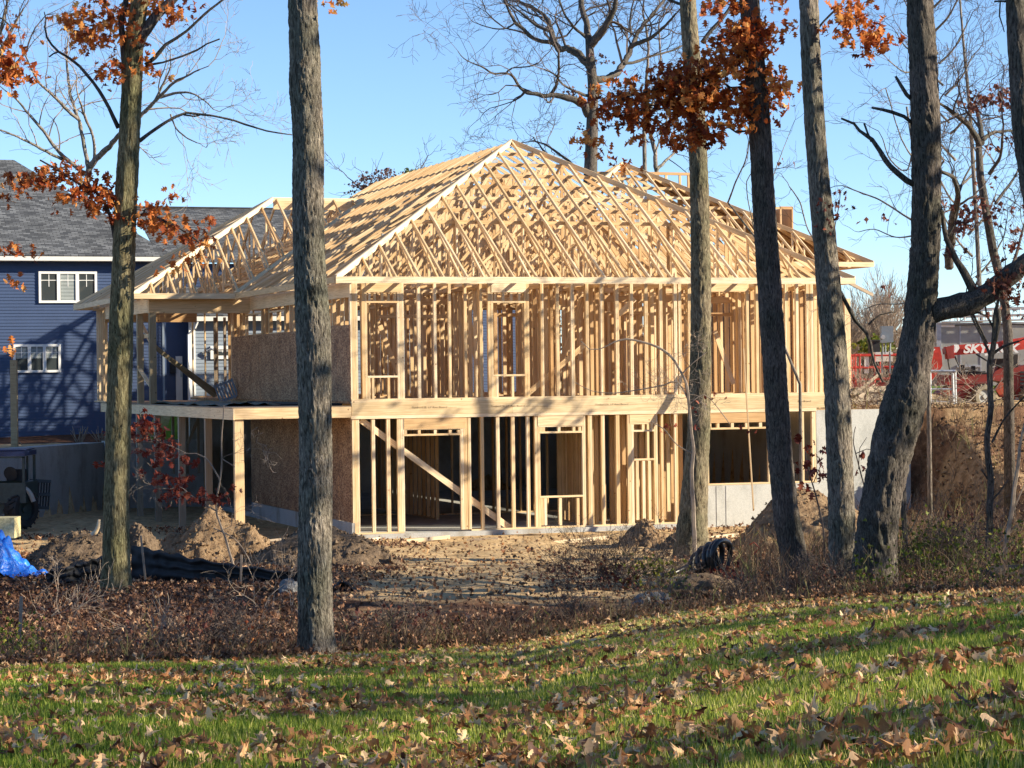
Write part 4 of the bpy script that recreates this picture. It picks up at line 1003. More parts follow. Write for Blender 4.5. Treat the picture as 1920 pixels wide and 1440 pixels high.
# ---- the tall trunk nearest the camera
pth = settle([(595, 1228, 70), (592, 1185, 65), (590, 1050, 62), (592, 900, 62), (590, 750, 62), (587, 620, 63), (582, 520, 60), (578, 400, 59), (577, 250, 57), (572, 165, 60), (572, 110, 57), (569, 60, 55), (567, 0, 54), (564, -160, 50), (558, -420, 44), (552, -760, 34), (548, -1100, 22)], 26.8)
t = thing('oak_tree', 'tall straight grey trunk at the lawn edge before the house, nearest of all trees', 'tree', (P(595, 1228, 26.8)[0], 26.8, hz(P(595, 1228, 26.8)[0], 26.8)))
trunk_mesh('trunk', pth, 26.8, M['bark'], t, segs=110, vstep=.025, amp=.075, fr=40, seed=3)
m = MB(); tips = []
for (x, y, dx, dz) in ((556, -500, -1, .8), (552, -700, 1, .9), (550, -900, -.8, 1), (548, -1080, .5, 1)): grow(m, Vector(P(x, y, 26.8)), Vector((dx, R.uniform(-.6, .6), dz)), 2.3, .06, 3, tips, n=5)
m.build('branch', M['twig'], t)
tw = []; leafy('foliage', [(600, 8, 14, 14, 27)], 26.8, M['leaf_orange'], t, size=(.08, .13), k=1)
# ---- left tree
YL = 40
pl = settle([(217, 1083, 55), (218, 1040, 50), (218, 950, 46), (221, 850, 45), (225, 700, 46), (228, 600, 44), (232, 480, 42), (236, 380, 41), (243, 250, 39), (247, 160, 38), (252, 80, 34), (262, 0, 30), (272, -120, 26), (285, -300, 20), (290, -520, 12)], YL)
gx_ = P(217, 1083, YL)[0]; t = thing('oak_tree', 'olive barked oak at left with rusty leaf clusters and a long bare dead branch', 'tree', (gx_, YL, hz(gx_, YL)))
trunk_mesh('trunk', pl, YL, M['bark_olive'], t, segs=60, vstep=.05, amp=.09, fr=17, seed=11)
m = MB()
for b_ in ([(240, 270, 9), (262, 264, 8), (280, 250, 7), (300, 236, 6), (330, 219, 6), (350, 211, 5), (375, 214, 5), (400, 217, 4), (440, 226, 4), (460, 233, 4), (500, 245, 3), (522, 249, 3), (548, 253, 2)],
           [(345, 215, 4), (365, 218, 3), (386, 213, 2)], [(222, 240, 9), (212, 218, 8), (195, 185, 7), (175, 155, 6), (150, 125, 6), (125, 105, 5), (110, 97, 5), (97, 84, 4), (88, 70, 4), (84, 50, 3), (86, 36, 3), (83, 22, 2)],
           [(110, 97, 4), (100, 101, 3), (92, 107, 3)], [(272, 122, 9), (290, 106, 8), (310, 84, 7), (330, 72, 6), (350, 58, 5), (385, 26, 5), (430, -12, 4), (470, -60, 3)], [(285, 120, 5), (305, 117, 4), (340, 106, 4), (370, 94, 4), (388, 82, 3), (412, 73, 3)],
           [(255, 105, 26), (268, 70, 24), (295, 28, 20), (335, -20, 17), (380, -120, 12), (400, -260, 8)], [(240, 160, 12), (234, 110, 12), (228, 60, 12), (232, 20, 12), (250, -30, 10)],
           [(220, 475, 8), (205, 400, 6), (180, 360, 6), (150, 345, 5), (110, 320, 4), (75, 300, 3)], [(240, 420, 7), (270, 400, 5), (300, 410, 4), (340, 430, 4), (375, 455, 3)]):
    m = MB(); limb(m, b_, YL, 7); m.build('branch', M['bark_dark'], t, True)
tw = []
leafy('foliage', [(110, 335, 55, 26, 190), (165, 360, 50, 32, 260), (200, 395, 35, 35, 190), (60, 345, 50, 20, 90), (20, 345, 22, 18, 60), (30, 380, 26, 10, 27), (270, 395, 30, 28, 110), (310, 415, 35, 24, 140), (350, 445, 38, 26, 130), (385, 425, 22, 12, 27), (320, 385, 18, 25, 20),
                 (350, 490, 26, 22, 40), (322, 515, 18, 14, 18), (60, 470, 12, 14, 9), (20, 470, 34, 14, 45), (22, 535, 20, 16, 18), (15, 655, 25, 22, 30),
                 (150, 40, 50, 35, 240), (185, 70, 35, 24, 120), (205, 25, 30, 30, 80), (250, 25, 45, 35, 200), (245, 130, 32, 22, 110), (205, 130, 22, 14, 50), (255, 80, 22, 22, 50), (335, 30, 14, 22, 36), (300, 18, 25, 24, 50), (365, 6, 12, 10, 14), (135, 80, 20, 20, 30), (295, 145, 16, 10, 14), (215, 155, 10, 12, 9)], YL, M['leaf_orange'], t, size=(.10, .18), twigs=tw, k=1.1)
m2 = MB(); twigset(m2, tw); m2.build('twig', M['twig'], t)['kind'] = 'stuff'
t = thing('oak_tree', 'oak at the left border, only its rusty leafy branch ends in the picture', 'tree', P(-60, 1080, 38)[:2] + (hz(P(-60, 1080, 38)[0], 38),))
trunk_mesh('trunk', settle([(-70, 1080, 45), (-72, 600, 40), (-70, 100, 34), (-66, -300, 22)], 38), 38, M['bark_olive'], t, segs=24, vstep=.2)
m = MB(); limb(m, [(-68, 120, 10), (-20, 100, 7), (20, 110, 4), (45, 140, 3)], 38); limb(m, [(-70, 60, 8), (-10, 30, 4), (25, 55, 2)], 38); m.build('branch', M['bark_dark'], t)
leafy('foliage', [(12, 100, 22, 30, 90), (18, 150, 26, 20, 90), (60, 152, 8, 14, 14), (8, 60, 14, 16, 30), (35, 140, 14, 14, 20)], 38, M['leaf_orange'], t, size=(.12, .2))
# ---- right hand group
def simple_tree(label, path, Y, mat, seed, limbs=(), blobs=(), lmat='leaf_orange', crown=True, segs=60, fr=17, amp=.1, lsize=(.13, .22), k=1.0, vstep=.05, bmat='bark_dark', name='oak_tree'):
    x, y, w = path[0]; X = P(x, y, Y)[0]; t = thing(name, label, 'tree', (X, Y, hz(X, Y)))
    trunk_mesh('trunk', settle(path, Y), Y, M[mat], t, segs=segs, vstep=vstep, amp=amp, fr=fr, seed=seed)
    if limbs or crown:
        for b_ in limbs: m = MB(); limb(m, b_, Y, 7); m.build('branch', M[bmat], t, True)
        m = MB()
        if crown:
            x, y, w = path[-1]; top = Vector(P(x, y, Y)); tips = []
            for kk in range(4): grow(m, top - Vector((0, 0, R.uniform(0, 2.5))), Vector((R.uniform(-1, 1), R.uniform(-1, 1), R.uniform(.5, 1.3))), 2.2, w * Y / F / 2 * .6, 3, tips, n=5)
        if m.f: m.build('crown', M[bmat], t)
    if blobs:
        tw = []; leafy('foliage', blobs, Y, M[lmat], t, size=lsize, twigs=tw, k=k); m2 = MB(); twigset(m2, tw); m2.build('twig', M['twig'], t)['kind'] = 'stuff'
    return t
simple_tree('tan barked trunk right before the house wall, rising past its roof', [(1297, 1010, 62), (1300, 960, 52), (1305, 880, 45), (1310, 800, 42), (1314, 620, 38), (1313, 450, 36), (1310, 320, 34), (1302, 170, 33), (1292, 40, 31), (1286, -80, 28), (1278, -300, 22)], 51, 'bark_tan', 21,
            limbs=[[(1316, 80, 9), (1335, 55, 8), (1352, 38, 7), (1375, 5, 6), (1395, -40, 5)], [(1290, 10, 8), (1270, 6, 6), (1245, -6, 5)], [(1318, 170, 5), (1350, 150, 4), (1378, 110, 3)], [(1308, 205, 5), (1280, 215, 4), (1240, 235, 3), (1205, 238, 3)]],
            segs=56)
simple_tree('dark furrowed trunk leaning left with a big rust orange leaf spray high up', [(1497, 1112, 60), (1492, 1060, 53), (1480, 1000, 49), (1472, 950, 47), (1463, 850, 45), (1456, 750, 44), (1448, 620, 44), (1440, 500, 44), (1431, 360, 42), (1424, 230, 40), (1414, 110, 38), (1405, 0, 36), (1396, -200, 30), (1390, -420, 20)], 40, 'bark_dark', 31,
            limbs=[[(1440, 260, 4), (1432, 240, 4), (1425, 232, 3)], [(1405, 245, 4), (1380, 248, 4), (1362, 236, 3), (1340, 235, 2)], [(1410, 160, 5), (1370, 165, 4), (1350, 150, 3), (1320, 150, 3)], [(1410, 100, 6), (1370, 130, 5), (1300, 150, 4), (1220, 170, 4), (1150, 190, 3), (1110, 210, 2)], [(1380, 175, 4), (1358, 155, 3), (1375, 110, 3)]],
            blobs=[(1395, 75, 52, 34, 330), (1370, 60, 30, 20, 90), (1415, 70, 30, 26, 100), (1420, 150, 48, 38, 320), (1455, 165, 24, 18, 70), (1440, 75, 18, 22, 30), (1330, 130, 60, 32, 300), (1290, 175, 70, 40, 420), (1340, 185, 55, 35, 300), (1250, 150, 60, 28, 240), (1210, 200, 65, 38, 340), (1150, 190, 48, 36, 200), (1300, 235, 48, 34, 240), (1325, 260, 22, 18, 60), (1275, 270, 18, 14, 36),
                   (1400, 215, 48, 30, 210), (1380, 110, 40, 25, 160), (1165, 235, 50, 16, 80), (1095, 262, 30, 14, 40), (1130, 285, 20, 14, 27), (1170, 300, 12, 14, 18), (1375, 20, 28, 22, 90), (1345, 10, 28, 14, 50), (1395, 10, 20, 15, 40), (1450, 12, 22, 14, 34), (1470, 42, 18, 14, 18), (1450, 185, 30, 20, 60), (1465, 210, 12, 10, 9), (1240, 250, 40, 22, 100)], k=1.1, lsize=(.11, .20))
simple_tree('grey brown trunk, middle of the three close trunks at right', [(1580, 1118, 62), (1580, 1060, 54), (1579, 1000, 50), (1574, 850, 48), (1567, 700, 47), (1556, 560, 45), (1546, 450, 42), (1534, 320, 39), (1524, 180, 37), (1517, 20, 36), (1512, -150, 32), (1505, -400, 22)], 38, 'bark', 41,
            limbs=[[(1567, 530, 8), (1585, 565, 8), (1603, 600, 7), (1625, 625, 7), (1632, 645, 6), (1640, 680, 5), (1656, 716, 4)], [(1628, 608, 4), (1650, 590, 3), (1680, 585, 2)], [(1528, 60, 5), (1545, 40, 4), (1575, 10, 4)]],
            blobs=[(1590, 15, 24, 14, 60), (1605, 40, 26, 20, 100), (1630, 65, 26, 22, 110), (1650, 85, 18, 14, 40), (1575, 55, 12, 10, 14), (1585, 82, 10, 10, 14), (1620, 92, 10, 12, 14), (1552, 62, 6, 12, 14), (1640, 100, 6, 8, 9), (1620, 5, 8, 6, 9)], lsize=(.12, .2))
# red creeper on its stem
vn = thing('creeper_vine', 'small bright red creeper climbing the middle right trunk at roof height', 'vine', P(1563, 440, 37.6)); m = MB(); limb(m, [(1563, 440, 2), (1566, 420, 2), (1572, 390, 2), (1576, 362, 1)], 37.6); m.build('stem', M['twig'], vn)
leafy('foliage', [(1577, 370, 6, 8, 14), (1573, 385, 8, 9, 27), (1568, 402, 8, 8, 18), (1565, 420, 5, 8, 14)], 37.6, M['leaf_red'], vn, size=(.06, .11))
big = simple_tree('massive leaning dark oak with a mossy limb arching to the right edge', [(1640, 1102, 88), (1641, 1055, 78), (1644, 1000, 74), (1654, 930, 73), (1668, 860, 76), (1684, 800, 80), (1699, 745, 78), (1709, 700, 66), (1718, 650, 62), (1725, 590, 59), (1731, 520, 55), (1736, 430, 54), (1737, 330, 53), (1735, 220, 53), (1731, 120, 51), (1726, 30, 48), (1720, -120, 42), (1712, -360, 30), (1708, -560, 18)], 36.5, 'bark_dark', 51,
            limbs=[[(1716, 347, 12), (1700, 338, 12), (1680, 322, 11), (1660, 300, 10), (1648, 282, 9), (1635, 262, 8), (1612, 245, 6), (1602, 232, 5), (1577, 222, 4)], [(1634, 266, 5), (1627, 250, 4), (1620, 231, 4)], [(1712, 230, 8), (1695, 218, 7), (1672, 210, 7), (1655, 206, 6), (1634, 202, 4)], [(1716, 192, 9), (1700, 178, 8), (1688, 160, 7), (1679, 143, 5)],
                   [(1745, 590, 46), (1768, 580, 42), (1800, 572, 44), (1830, 563, 46), (1858, 550, 44), (1885, 527, 40), (1910, 502, 36), (1945, 470, 32), (2000, 420, 24)], [(1828, 552, 20), (1815, 525, 16), (1800, 500, 14), (1785, 475, 12), (1775, 450, 10), (1765, 400, 9), (1762, 388, 8)], [(1772, 450, 5), (1790, 420, 4), (1800, 360, 3), (1780, 330, 2), (1764, 322, 2)],
                   [(1725, 610, 10), (1750, 598, 6), (1775, 590, 5), (1800, 594, 4), (1835, 586, 4), (1855, 595, 3)], [(1818, 560, 6), (1825, 590, 5), (1840, 620, 4), (1852, 645, 3)], [(1870, 580, 10), (1872, 600, 10), (1866, 640, 8)]],
            blobs=[(1895, 515, 40, 34, 160), (1870, 535, 36, 20, 60), (1785, 445, 22, 34, 50), (1792, 470, 14, 20, 30), (1775, 390, 16, 14, 18), (1905, 560, 30, 30, 60)], lmat='leaf_brown', lsize=(.08, .15), fr=19, amp=.14, segs=72)
simple_tree('dark trunk cut by the right edge of the picture, the rightmost of all', [(2010, 1100, 60), (1998, 850, 50), (1975, 600, 48), (1943, 380, 46), (1921, 250, 42), (1911, 120, 38), (1904, 0, 36), (1896, -200, 30), (1890, -400, 20)], 34, 'bark_dark', 61, limbs=[[(1890, 3, 5), (1875, 2, 4), (1864, 3, 3)], [(1875, 4, 3), (1874, 30, 3), (1880, 48, 2), (1883, 60, 2)]], segs=48)
# thin young trees
def sapling(label, limbs, Y, mat='twig', leaves_=None, lmat='leaf_red', n=5, depth=0, growths=(), name='sapling', cat='sapling', lsize=(.07, .13), group=None):
    x, y, w = limbs[0][0]; X = P(x, y, Y)[0]; t = thing(name, label, cat, (X, Y, hz(X, Y)), group); m = MB()
    limbs = [list(b_) for b_ in limbs]; limbs[0] = settle(limbs[0], Y, .1)
    for b_ in limbs: limb(m, b_, Y, n)
    for (gx1, gy1, dx, dz, L, r, dep) in growths: grow(m, Vector(P(gx1, gy1, Y)), Vector((dx, R.uniform(-.4, .4), dz)), L, r, dep, None, n=3, minr=.0025, kink=.3)
    m.build('stem', M[mat], t)
    if leaves_: leafy('foliage', leaves_, Y, M[lmat], t, size=lsize)
    return t
sapling('slim dark young trunk between the leaning oak and the excavated bank', [[(1697, 1055, 13), (1696, 1000, 11), (1695, 940, 11), (1692, 880, 9), (1690, 840, 7)], [(1697, 1010, 4), (1710, 990, 3), (1725, 955, 2)], [(1693, 960, 3), (1680, 940, 2)]], 41, 'bark_dark', [(1640, 860, 20, 26, 0)] and None)
sapling('thin young tree with forked twiggy top in front of the red boom lift', [[(1853, 1080, 15), (1855, 1000, 14), (1858, 900, 13), (1852, 830, 12), (1858, 760, 12), (1856, 700, 12), (1862, 640, 11), (1864, 600, 9), (1872, 560, 6), (1880, 520, 4)], [(1856, 665, 6), (1835, 620, 5), (1820, 590, 4), (1812, 560, 3)], [(1858, 665, 6), (1880, 650, 5), (1910, 640, 4)], [(1860, 830, 5), (1880, 790, 4), (1910, 755, 3), (1930, 735, 3)], [(1853, 900, 4), (1840, 880, 3)], [(1858, 940, 5), (1872, 925, 3), (1890, 900, 3)], [(1866, 620, 5), (1850, 590, 4), (1845, 540, 3)]], 39, 'bark_dark',
        growths=((1880, 520, .3, 1, .8, .012, 3), (1910, 640, 1, .3, .6, .01, 2), (1812, 560, -.5, 1, .7, .012, 3)))
sapling('bent grey stem leaning left at the right edge of the bank', [[(1885, 1030, 9), (1895, 970, 9), (1905, 900, 8), (1912, 840, 6), (1925, 780, 5)], [(1898, 960, 4), (1912, 930, 3), (1922, 905, 2)], [(1905, 985, 3), (1885, 1010, 3), (1862, 1025, 2)]], 40, 'twig_pale')
sapling('pale slender sapling with a long arching twiggy branch before the house front', [[(1302, 1010, 9), (1300, 960, 8), (1298, 880, 8), (1300, 850, 7), (1296, 800, 6), (1291, 750, 6), (1285, 715, 5), (1272, 690, 5), (1258, 668, 5), (1235, 652, 5), (1205, 641, 4), (1175, 636, 4), (1150, 642, 3), (1125, 655, 2), (1105, 655, 2), (1090, 640, 1.5)], [(1292, 752, 4), (1270, 716, 3), (1245, 722, 3), (1195, 731, 2.5), (1150, 737, 2), (1110, 733, 1.5), (1078, 717, 1.5)], [(1280, 700, 3), (1300, 680, 2), (1325, 660, 2)], [(1298, 850, 3), (1270, 835, 2), (1245, 805, 2), (1220, 790, 1.5)], [(1290, 760, 3), (1320, 740, 2), (1350, 770, 2), (1368, 795, 1.5)]], 49, 'twig_pale',
        leaves_=[(1305, 750, 8, 12, 9), (1350, 755, 6, 8, 9), (1258, 800, 8, 26, 12), (1300, 812, 12, 6, 9), (1400, 812, 10, 8, 9)], lmat='leaf_red', growths=[(1235 + 12 * i, 655 + 5 * i, R.uniform(-1, 1), R.uniform(-1, .4), .45, .006, 3) for i in range(5)] + [(1275, 700, -.6, -.6, .5, .007, 3), (1290, 745, -1, -.2, .6, .007, 3), (1290, 730, -.9, .1, .5, .007, 3), (1296, 700, 1, .2, .5, .007, 3), (1294, 740, 1, -.3, .5, .007, 3), (1240, 725, -.5, -.3, .4, .005, 2), (1180, 732, -.5, .5, .3, .004, 2)])
sapling('young oak seedling with a few dark red leaves before the low concrete wall', [[(1545, 1000, 4), (1530, 930, 3), (1515, 880, 2.5), (1510, 840, 2)], [(1525, 905, 2), (1540, 870, 1.5)]], 42, 'twig', [(1522, 840, 20, 16, 27), (1535, 870, 14, 14, 18), (1510, 895, 18, 14, 27), (1540, 895, 14, 12, 18), (1500, 830, 10, 8, 9), (1520, 905, 10, 8, 9)], lsize=(.12, .2))
sapling('small stem with red leaves between the two right trunks, against the concrete', [[(1640, 1010, 3), (1625, 930, 3), (1612, 880, 2.5), (1600, 830, 2), (1604, 800, 1.5)], [(1605, 850, 2), (1625, 842, 1.5), (1648, 846, 1.5)], [(1610, 880, 2), (1612, 840, 1.5), (1625, 820, 1)]], 42, 'twig', [(1617, 876, 10, 8, 14), (1625, 845, 6, 8, 6)], lsize=(.1, .16))
sapling('shrubby young oak with dark red leaves hanging in front of the deck posts at left', [[(445, 1100, 7), (432, 1040, 5), (412, 980, 4), (405, 950, 4), (415, 880, 3), (416, 820, 2.5), (420, 760, 1.5)], [(408, 960, 3), (360, 930, 2), (330, 910, 2), (320, 950, 1.5)], [(413, 900, 3), (385, 858, 2.5), (350, 850, 2), (310, 865, 2)], [(416, 860, 2.5), (440, 875, 2)], [(400, 990, 3), (440, 1010, 2), (465, 1045, 2), (480, 1080, 1.5)], [(350, 850, 2), (300, 830, 2), (240, 830, 1.5)], [(300, 830, 2), (270, 800, 1.5), (262, 770, 1)]], 43, 'twig_pale',
        [(225, 805, 22, 12, 33), (210, 820, 14, 12, 24), (260, 800, 26, 20, 67), (240, 845, 26, 20, 40), (285, 815, 26, 24, 52), (300, 870, 26, 22, 45), (325, 890, 30, 26, 82), (345, 915, 28, 20, 67), (315, 845, 22, 16, 36), (215, 872, 16, 8, 18), (270, 880, 10, 8, 9), (370, 925, 26, 16, 52), (400, 930, 14, 12, 30), (290, 790, 18, 16, 40), (255, 860, 20, 20, 30)], lmat='leaf_red', lsize=(.11, .19), growths=[(350, 850, -.6, .2, .6, .007, 3), (330, 910, -.6, -.3, .5, .006, 3), (415, 860, .8, .6, .5, .006, 3), (400, 1000, .6, .4, .6, .007, 3)])

# ================================================================ TREES BEHIND THE HOUSE
def bare_tree(label, trunk, limbs, Y, mat='bark_pale', seeds=(), depth=4, L=3.0, tw='twig', leafb=None, name='bare_tree', lmat='purple', minr=.008, kink=.28, r0=None):
    x, y, w = trunk[0]; X = P(x, y, Y)[0]; g_ = hz(X, Y); base = P(x, y, Y)
    t = thing(name, label, 'tree', (X, Y, g_)); m = MB()
    tr = [Vector((X, Y, g_ - .2))] + [Vector(P(a, b_, Y)) for a, b_, c in trunk]; rr = [w * Y / F / 2 * 1.3] + [c * Y / F / 2 for a, b_, c in trunk]
    m.tube(tr, rr, 9); m.build('trunk', M[mat], t, True)
    m = MB(); ends = []
    for b_ in limbs:
        o, r = limb(m, [(q0, q1, q2 * 1.3) for q0, q1, q2 in b_], Y, 6, dY=R.uniform(-.8, .8)); ends.append((o, r))
    m.build('branch', M[mat], t, True)
    m = MB()
    for o, r in ends:
        n = len(o)
        for k in range(max(3, n // 7)):
            i = min(n - 2, int(n * (.25 + .75 * (k + R.random()) / max(3, n // 7)))); d = (o[i + 1] - o[i]).normalized(); ax = d.cross(Vector((R.gauss(0, 1), R.gauss(0, 1), R.gauss(0, 1)))).normalized()
            grow(m, o[i], (d + ax * .9).normalized(), L * R.uniform(.5, 1), max(minr * 1.6, r[i] * .5), depth - 2, None, n=3, minr=minr, kink=kink)
        d = (o[-1] - o[-2]).normalized(); grow(m, o[-1], d, L * .8, max(minr * 1.6, r[-1] * .9), depth - 1, None, n=3, minr=minr, kink=kink)
    m.build('twig', M[tw], t)
    if leafb: leafy('foliage', leafb, Y, M[lmat], t, size=(.10, .2), tmpl=LT_SM, dy=2)
    return t
bare_tree('large bare tree with pale branches spreading behind the navy house roof', [(150, 420, 16), (163, 340, 13), (168, 312, 12)],
          [[(168, 312, 10), (185, 292, 9), (205, 275, 8), (222, 255, 7), (245, 235, 6), (275, 205, 6), (300, 180, 5), (325, 155, 4), (345, 145, 3), (375, 130, 2)], [(300, 182, 5), (330, 174, 4), (360, 175, 3), (385, 190, 2), (400, 205, 1.5)],
           [(165, 315, 7), (158, 270, 6), (148, 225, 5), (135, 190, 5), (128, 150, 4), (125, 110, 3), (128, 70, 2)], [(147, 225, 5), (120, 200, 5), (95, 175, 4), (70, 150, 3), (55, 120, 2.5), (40, 85, 2)], [(178, 300, 5), (175, 260, 4), (160, 220, 4), (150, 190, 3)],
           [(165, 330, 8), (115, 290, 6), (85, 250, 5), (55, 215, 4), (30, 185, 3), (10, 170, 2)], [(120, 300, 5), (70, 275, 4), (30, 255, 3), (-10, 240, 2)], [(230, 245, 4), (245, 200, 3), (240, 160, 2)], [(290, 190, 4), (310, 150, 3), (320, 125, 2)], [(320, 215, 3), (330, 240, 2.5), (350, 258, 2), (370, 268, 1.5)]], 98, depth=4, L=2.3, tw='twig_pale', minr=.007)
bare_tree('bare tree at the top left corner with thin purple twigs', [(-30, 420, 18), (-20, 200, 14), (-10, 120, 10)], [[(-10, 120, 8), (10, 80, 5), (30, 40, 4), (45, 15, 2)], [(-12, 150, 7), (20, 130, 4), (50, 95, 3)], [(-10, 100, 6), (5, 40, 4), (15, 0, 3)]], 90, depth=4, L=2.0, leafb=[(25, 50, 22, 22, 60), (30, 25, 15, 15, 30)])
bare_tree('tall dark bare tree rising directly behind the roof peak with wide crooked limbs', [(1103, 420, 30), (1107, 330, 26), (1110, 250, 23), (1112, 160, 20), (1107, 110, 17), (1104, 70, 14)],
          [[(1104, 72, 11), (1098, 40, 9), (1090, 10, 8), (1085, -30, 6)], [(1107, 85, 12), (1125, 65, 11), (1140, 42, 9), (1152, 15, 8), (1157, -20, 6)], [(1104, 80, 5), (1120, 60, 4), (1138, 35, 3), (1145, 5, 2)],
           [(1105, 125, 13), (1090, 108, 12), (1075, 95, 11), (1060, 90, 10), (1048, 92, 9), (1040, 78, 9), (1033, 55, 8), (1025, 35, 7), (1005, 18, 5), (985, 10, 4), (965, -5, 3)], [(1048, 90, 8), (1035, 80, 7), (1015, 78, 6), (995, 68, 6), (978, 52, 5), (965, 40, 5), (955, 22, 4), (945, 0, 3)], [(966, 42, 3), (950, 53, 2.5), (930, 54, 2), (905, 48, 1.5), (885, 40, 1)], [(1033, 60, 6), (1010, 50, 5), (990, 35, 4), (975, 22, 3), (955, 8, 2)],
           [(1104, 215, 13), (1095, 200, 12), (1080, 190, 10), (1060, 183, 9), (1035, 180, 7), (1010, 178, 6), (985, 172, 5), (972, 160, 4), (962, 145, 4), (950, 137, 3), (925, 138, 3), (905, 126, 2.5), (890, 120, 2), (870, 110, 1.5), (858, 95, 1)], [(983, 172, 4), (975, 182, 3), (962, 190, 2)], [(1032, 180, 6), (1040, 165, 5), (1046, 150, 4), (1048, 125, 4), (1047, 95, 3)], [(1103, 180, 5), (1080, 172, 4), (1055, 158, 3), (1040, 140, 2.5), (1020, 130, 2)], [(950, 137, 3), (960, 128, 2), (990, 125, 2), (1010, 118, 2)],
           [(1115, 150, 12), (1135, 148, 11), (1155, 138, 10), (1167, 122, 9), (1180, 100, 8), (1190, 75, 7), (1200, 55, 6), (1225, 25, 5), (1245, 0, 4)], [(1182, 88, 7), (1205, 78, 6), (1225, 68, 5), (1245, 50, 4), (1268, 25, 3)], [(1170, 120, 5), (1195, 115, 5), (1220, 105, 4), (1250, 98, 3), (1275, 88, 3), (1290, 75, 2)], [(1183, 65, 4), (1182, 30, 3), (1190, -5, 2)],
           [(1100, 70, 5), (1075, 50, 4), (1058, 25, 3), (1048, 0, 3)], [(1080, 315, 5), (1060, 297, 4), (1042, 285, 3), (1025, 272, 3), (1002, 265, 2)], [(1040, 300, 3), (1022, 285, 3), (1012, 272, 2)]], 100, mat='bark_dark', depth=4, L=2.2, leafb=[(1090, 190, 25, 20, 60), (1120, 120, 30, 20, 60), (1060, 160, 20, 20, 30), (1088, 235, 10, 12, 20), (1140, 110, 18, 12, 40), (1100, 270, 14, 20, 30)], minr=.007)
bare_tree('pair of slim grey stems behind the dormer frame right of the roof peak', [(1210, 420, 9), (1209, 320, 8), (1208, 250, 8), (1212, 150, 6)], [[(1212, 150, 5), (1215, 80, 4), (1205, 20, 3)], [(1232, 330, 7), (1228, 290, 7), (1222, 260, 6), (1216, 230, 5), (1226, 180, 4), (1238, 120, 3), (1235, 50, 3)], [(1232, 318, 5), (1250, 300, 4), (1270, 280, 3), (1285, 255, 2)], [(1228, 290, 3), (1245, 240, 2.5), (1262, 190, 2)]], 105, depth=4, L=2.0)
bare_tree('leafy purple brown tree with a yellow top seen over the left roof slope', [(700, 500, 8), (705, 420, 6), (710, 390, 5)], [[(710, 390, 4), (690, 365, 3), (670, 350, 2)], [(710, 390, 4), (720, 360, 3), (735, 340, 2)], [(712, 385, 4), (750, 350, 3), (775, 335, 2)]], 110, depth=3, L=1.6, leafb=[(700, 345, 38, 18, 620), (740, 340, 36, 20, 620), (690, 362, 30, 14, 320)], name='small_tree')
tt = S.collection.objects[-1]
ytop = bare_tree('yellow green leafy treetop beside the purple one over the left roof slope', [(772, 500, 6), (770, 400, 5), (770, 345, 4)], [[(770, 345, 3), (774, 332, 2)]], 112, depth=2, L=.8, leafb=[(771, 330, 16, 11, 420)], lmat='greenweed', name='small_tree')
bare_tree('straight bare young tree with a pyramid of fine twigs between the two rightmost trunks', [(1838, 560, 9), (1830, 400, 8), (1818, 200, 7), (1808, 100, 5), (1800, 0, 4)], [[(1800, 0, 3), (1796, -60, 2)]] + [[(1836 - .17 * (560 - y), y, 4), (1836 - .17 * (560 - y) + s * 28, y - 30, 3), (1836 - .17 * (560 - y) + s * 52, y - 75, 2)] for y, s in ((520, 1), (480, -1), (440, 1), (400, -1), (350, 1), (300, -1), (250, 1), (230, -1), (180, 1), (160, -1), (120, 1), (100, -1), (60, 1), (50, -1), (20, 1))], 88, depth=4, L=1.7, minr=.006)
bare_tree('crooked dark tree with drooping dead leaf clumps right of the leaning oak', [(1890, 620, 18), (1880, 540, 17), (1862, 470, 17), (1850, 400, 16), (1838, 330, 15), (1835, 270, 12)],
          [[(1836, 272, 11), (1820, 240, 9), (1800, 222, 8), (1775, 202, 5), (1762, 194, 3)], [(1840, 268, 9), (1838, 235, 7), (1830, 200, 5)], [(1842, 262, 7), (1865, 248, 5), (1895, 246, 4), (1920, 243, 3)], [(1855, 325, 6), (1875, 295, 5), (1880, 250, 4)], [(1865, 382, 5), (1890, 350, 4), (1908, 320, 3), (1915, 290, 2)], [(1780, 500, 13), (1785, 420, 12), (1795, 370, 8), (1790, 335, 6), (1765, 322, 5)], [(1795, 370, 5), (1810, 330, 3), (1830, 300, 2)], [(1880, 540, 6), (1905, 480, 5), (1920, 420, 3)]], 60, mat='bark_dark', depth=4, L=1.3, leafb=[(1870, 180, 45, 22, 190), (1830, 205, 30, 16, 70), (1895, 195, 22, 22, 60), (1850, 380, 24, 40, 150), (1790, 385, 30, 18, 60), (1795, 440, 24, 34, 90), (1900, 420, 26, 40, 90), (1830, 410, 20, 20, 40), (1880, 270, 26, 20, 40)], lmat='leaf_brown', name='oak_tree', minr=.005)
